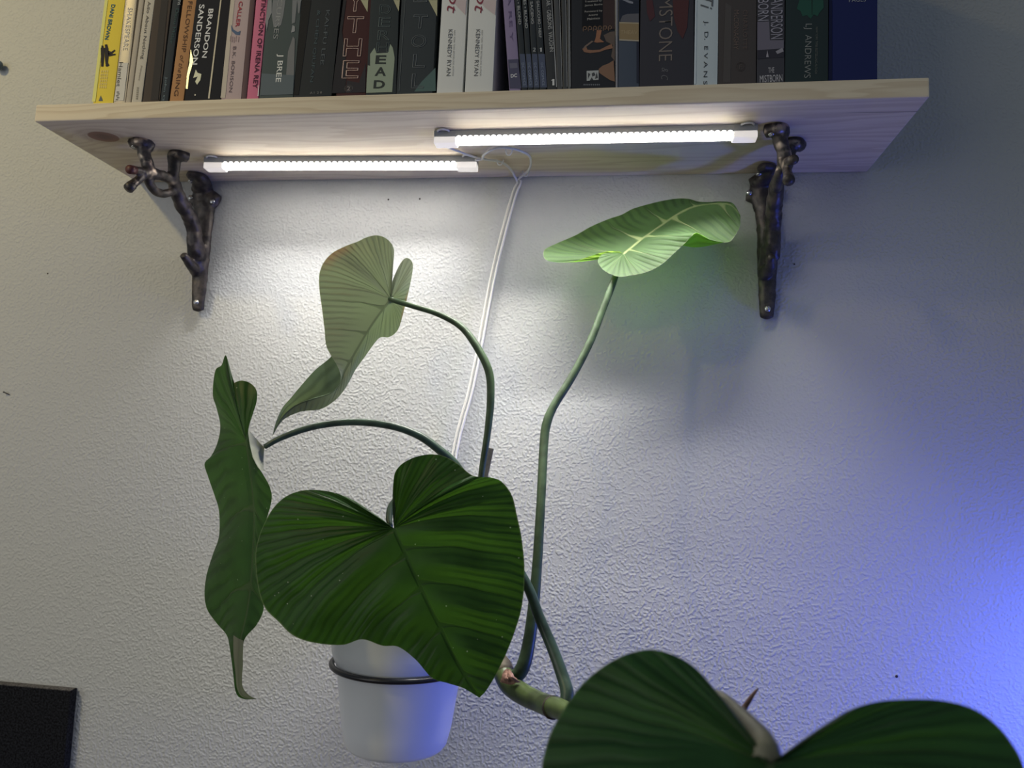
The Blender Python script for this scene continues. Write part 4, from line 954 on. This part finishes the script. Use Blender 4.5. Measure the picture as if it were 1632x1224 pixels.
stalk('leaf_stalk', [(622, 840, H - .004), (620, 824, .256), (625, 806, .249), (642, 792, .243), (675, 795, .239), (740, 840, .232), (810, 890, .228), (840, 933, .228), (860, 985, .232), (880, 1032, .238), (896, 1076, .246), (904, 1104, .254), (900, 1126, .258), (888, 1130, .256)],
      [9, 11, 13, 13, 13, 14, 15, 16, 17, 18, 19.5, 21, 22, 18], M_petiole_d, 80)
stalk('leaf_stalk', [(1222, 1212, F_ - .004), (1217, 1190, F_ - .010), (1200, 1165, F_ - .020), (1172, 1135, F_ - .036), (1140, 1110, F_ - .05), (1090, 1110, F_ - .09), (1030, 1140, F_ - .17), (985, 1160, F_ - .22)],
      [46, 44, 34, 26, 20, 20, 20, 20], plain('pale_brown_stalk', (.20, .19, .12), .5, 0, .4, .35, 60), 50)
# climbing stem
stalk('stem', [(690, 1035, .095), (725, 1030, .115), (765, 1035, .145), (795, 1056, .172), (806, 1074, .188)], [34, 34, 33, 31, 30], M_bark, 40, 16, 'grey-brown older stem')
stalk('stem', [(800, 1068, .182), (812, 1090, .196), (835, 1107, .212), (860, 1119, .232), (880, 1127, .25)], [31, 33, 32, 31, 33], M_stem, 40, 16)
stalk('stem', [(879, 1126, .25), (893, 1130, .262), (915, 1141, .282), (950, 1160, .32), (1000, 1185, .37), (1060, 1215, .42)], [32, 31, 29, 27, 26, 24], M_stem, 40, 16)
for (q, t, r_) in (((881, 1127.5, .2512), (891, 1131, .262), 17.6), ):
    a, b_ = P(*q), P(*t); bm = bmesh.new()
    ax = (b_ - a).normalized(); add_tube(bm, [a - ax * .0006, a + ax * .0010], [r_ / pxm(.25)] * 2, 4, 20); from_bm('leaf_scar', bm, M_scar, plant, True)
# dried papery sheath round the first joint
for pts in ([(806, 1066, .204), (812, 1066, .207), (819, 1078, .210), (830, 1086, .213), (818, 1091, .2125), (806, 1086, .2115), (799, 1078, .208)], [(797, 1086, .2085), (801, 1074, .207), (809, 1068, .206), (814, 1080, .2105), (817, 1090, .2125), (806, 1090, .2115)]):
    bm = bmesh.new(); c = bm.verts.new(P(sum(q[0] for q in pts) / len(pts), sum(q[1] for q in pts) / len(pts), max(q[2] for q in pts) + .003))
    vs = [bm.verts.new(P(*q)) for q in pts]
    for i in range(len(vs)): bm.faces.new((vs[i], vs[(i + 1) % len(vs)], c))
    bmesh.ops.subdivide_edges(bm, edges=bm.edges[:], cuts=2, smooth=.4)
    for v in bm.verts: v.co += Vector((noise.noise(v.co * 300), noise.noise(v.co * 310 + Vector((5, 1, 2))), noise.noise(v.co * 290))) * .0012
    o = from_bm('dried_sheath', bm, M_sheath, plant, True)
stalk('new_shoot', [(1160, 1170, .40), (1185, 1130, .40), (1198, 1110, .40), (1205, 1101, .40), (1209.5, 1096, .40)], [11, 9, 6.5, 4, .8], M_spike, 24, 12, 'pointed brown shoot tip')
# flat support stick behind the upright stalk
a, b_ = P(783, 714, .100), Vector((PCX + .056, PCY - .004, ring_z + .030))
stick = empty('support_stick', b_, 'flat grey support stick behind the upright stalk', 'stick')
ax = (a - b_); ln = ax.length; bm = bmesh.new(); add_box(bm, -.0028, .0028, -.0012, .0012, 0, ln, .0004)
bmesh.ops.transform(bm, matrix=Matrix.Translation(b_) @ Vector((0, 0, 1)).rotation_difference(ax).to_matrix().to_4x4(), verts=bm.verts[:])
from_bm('stick', bm, M_stake, stick)
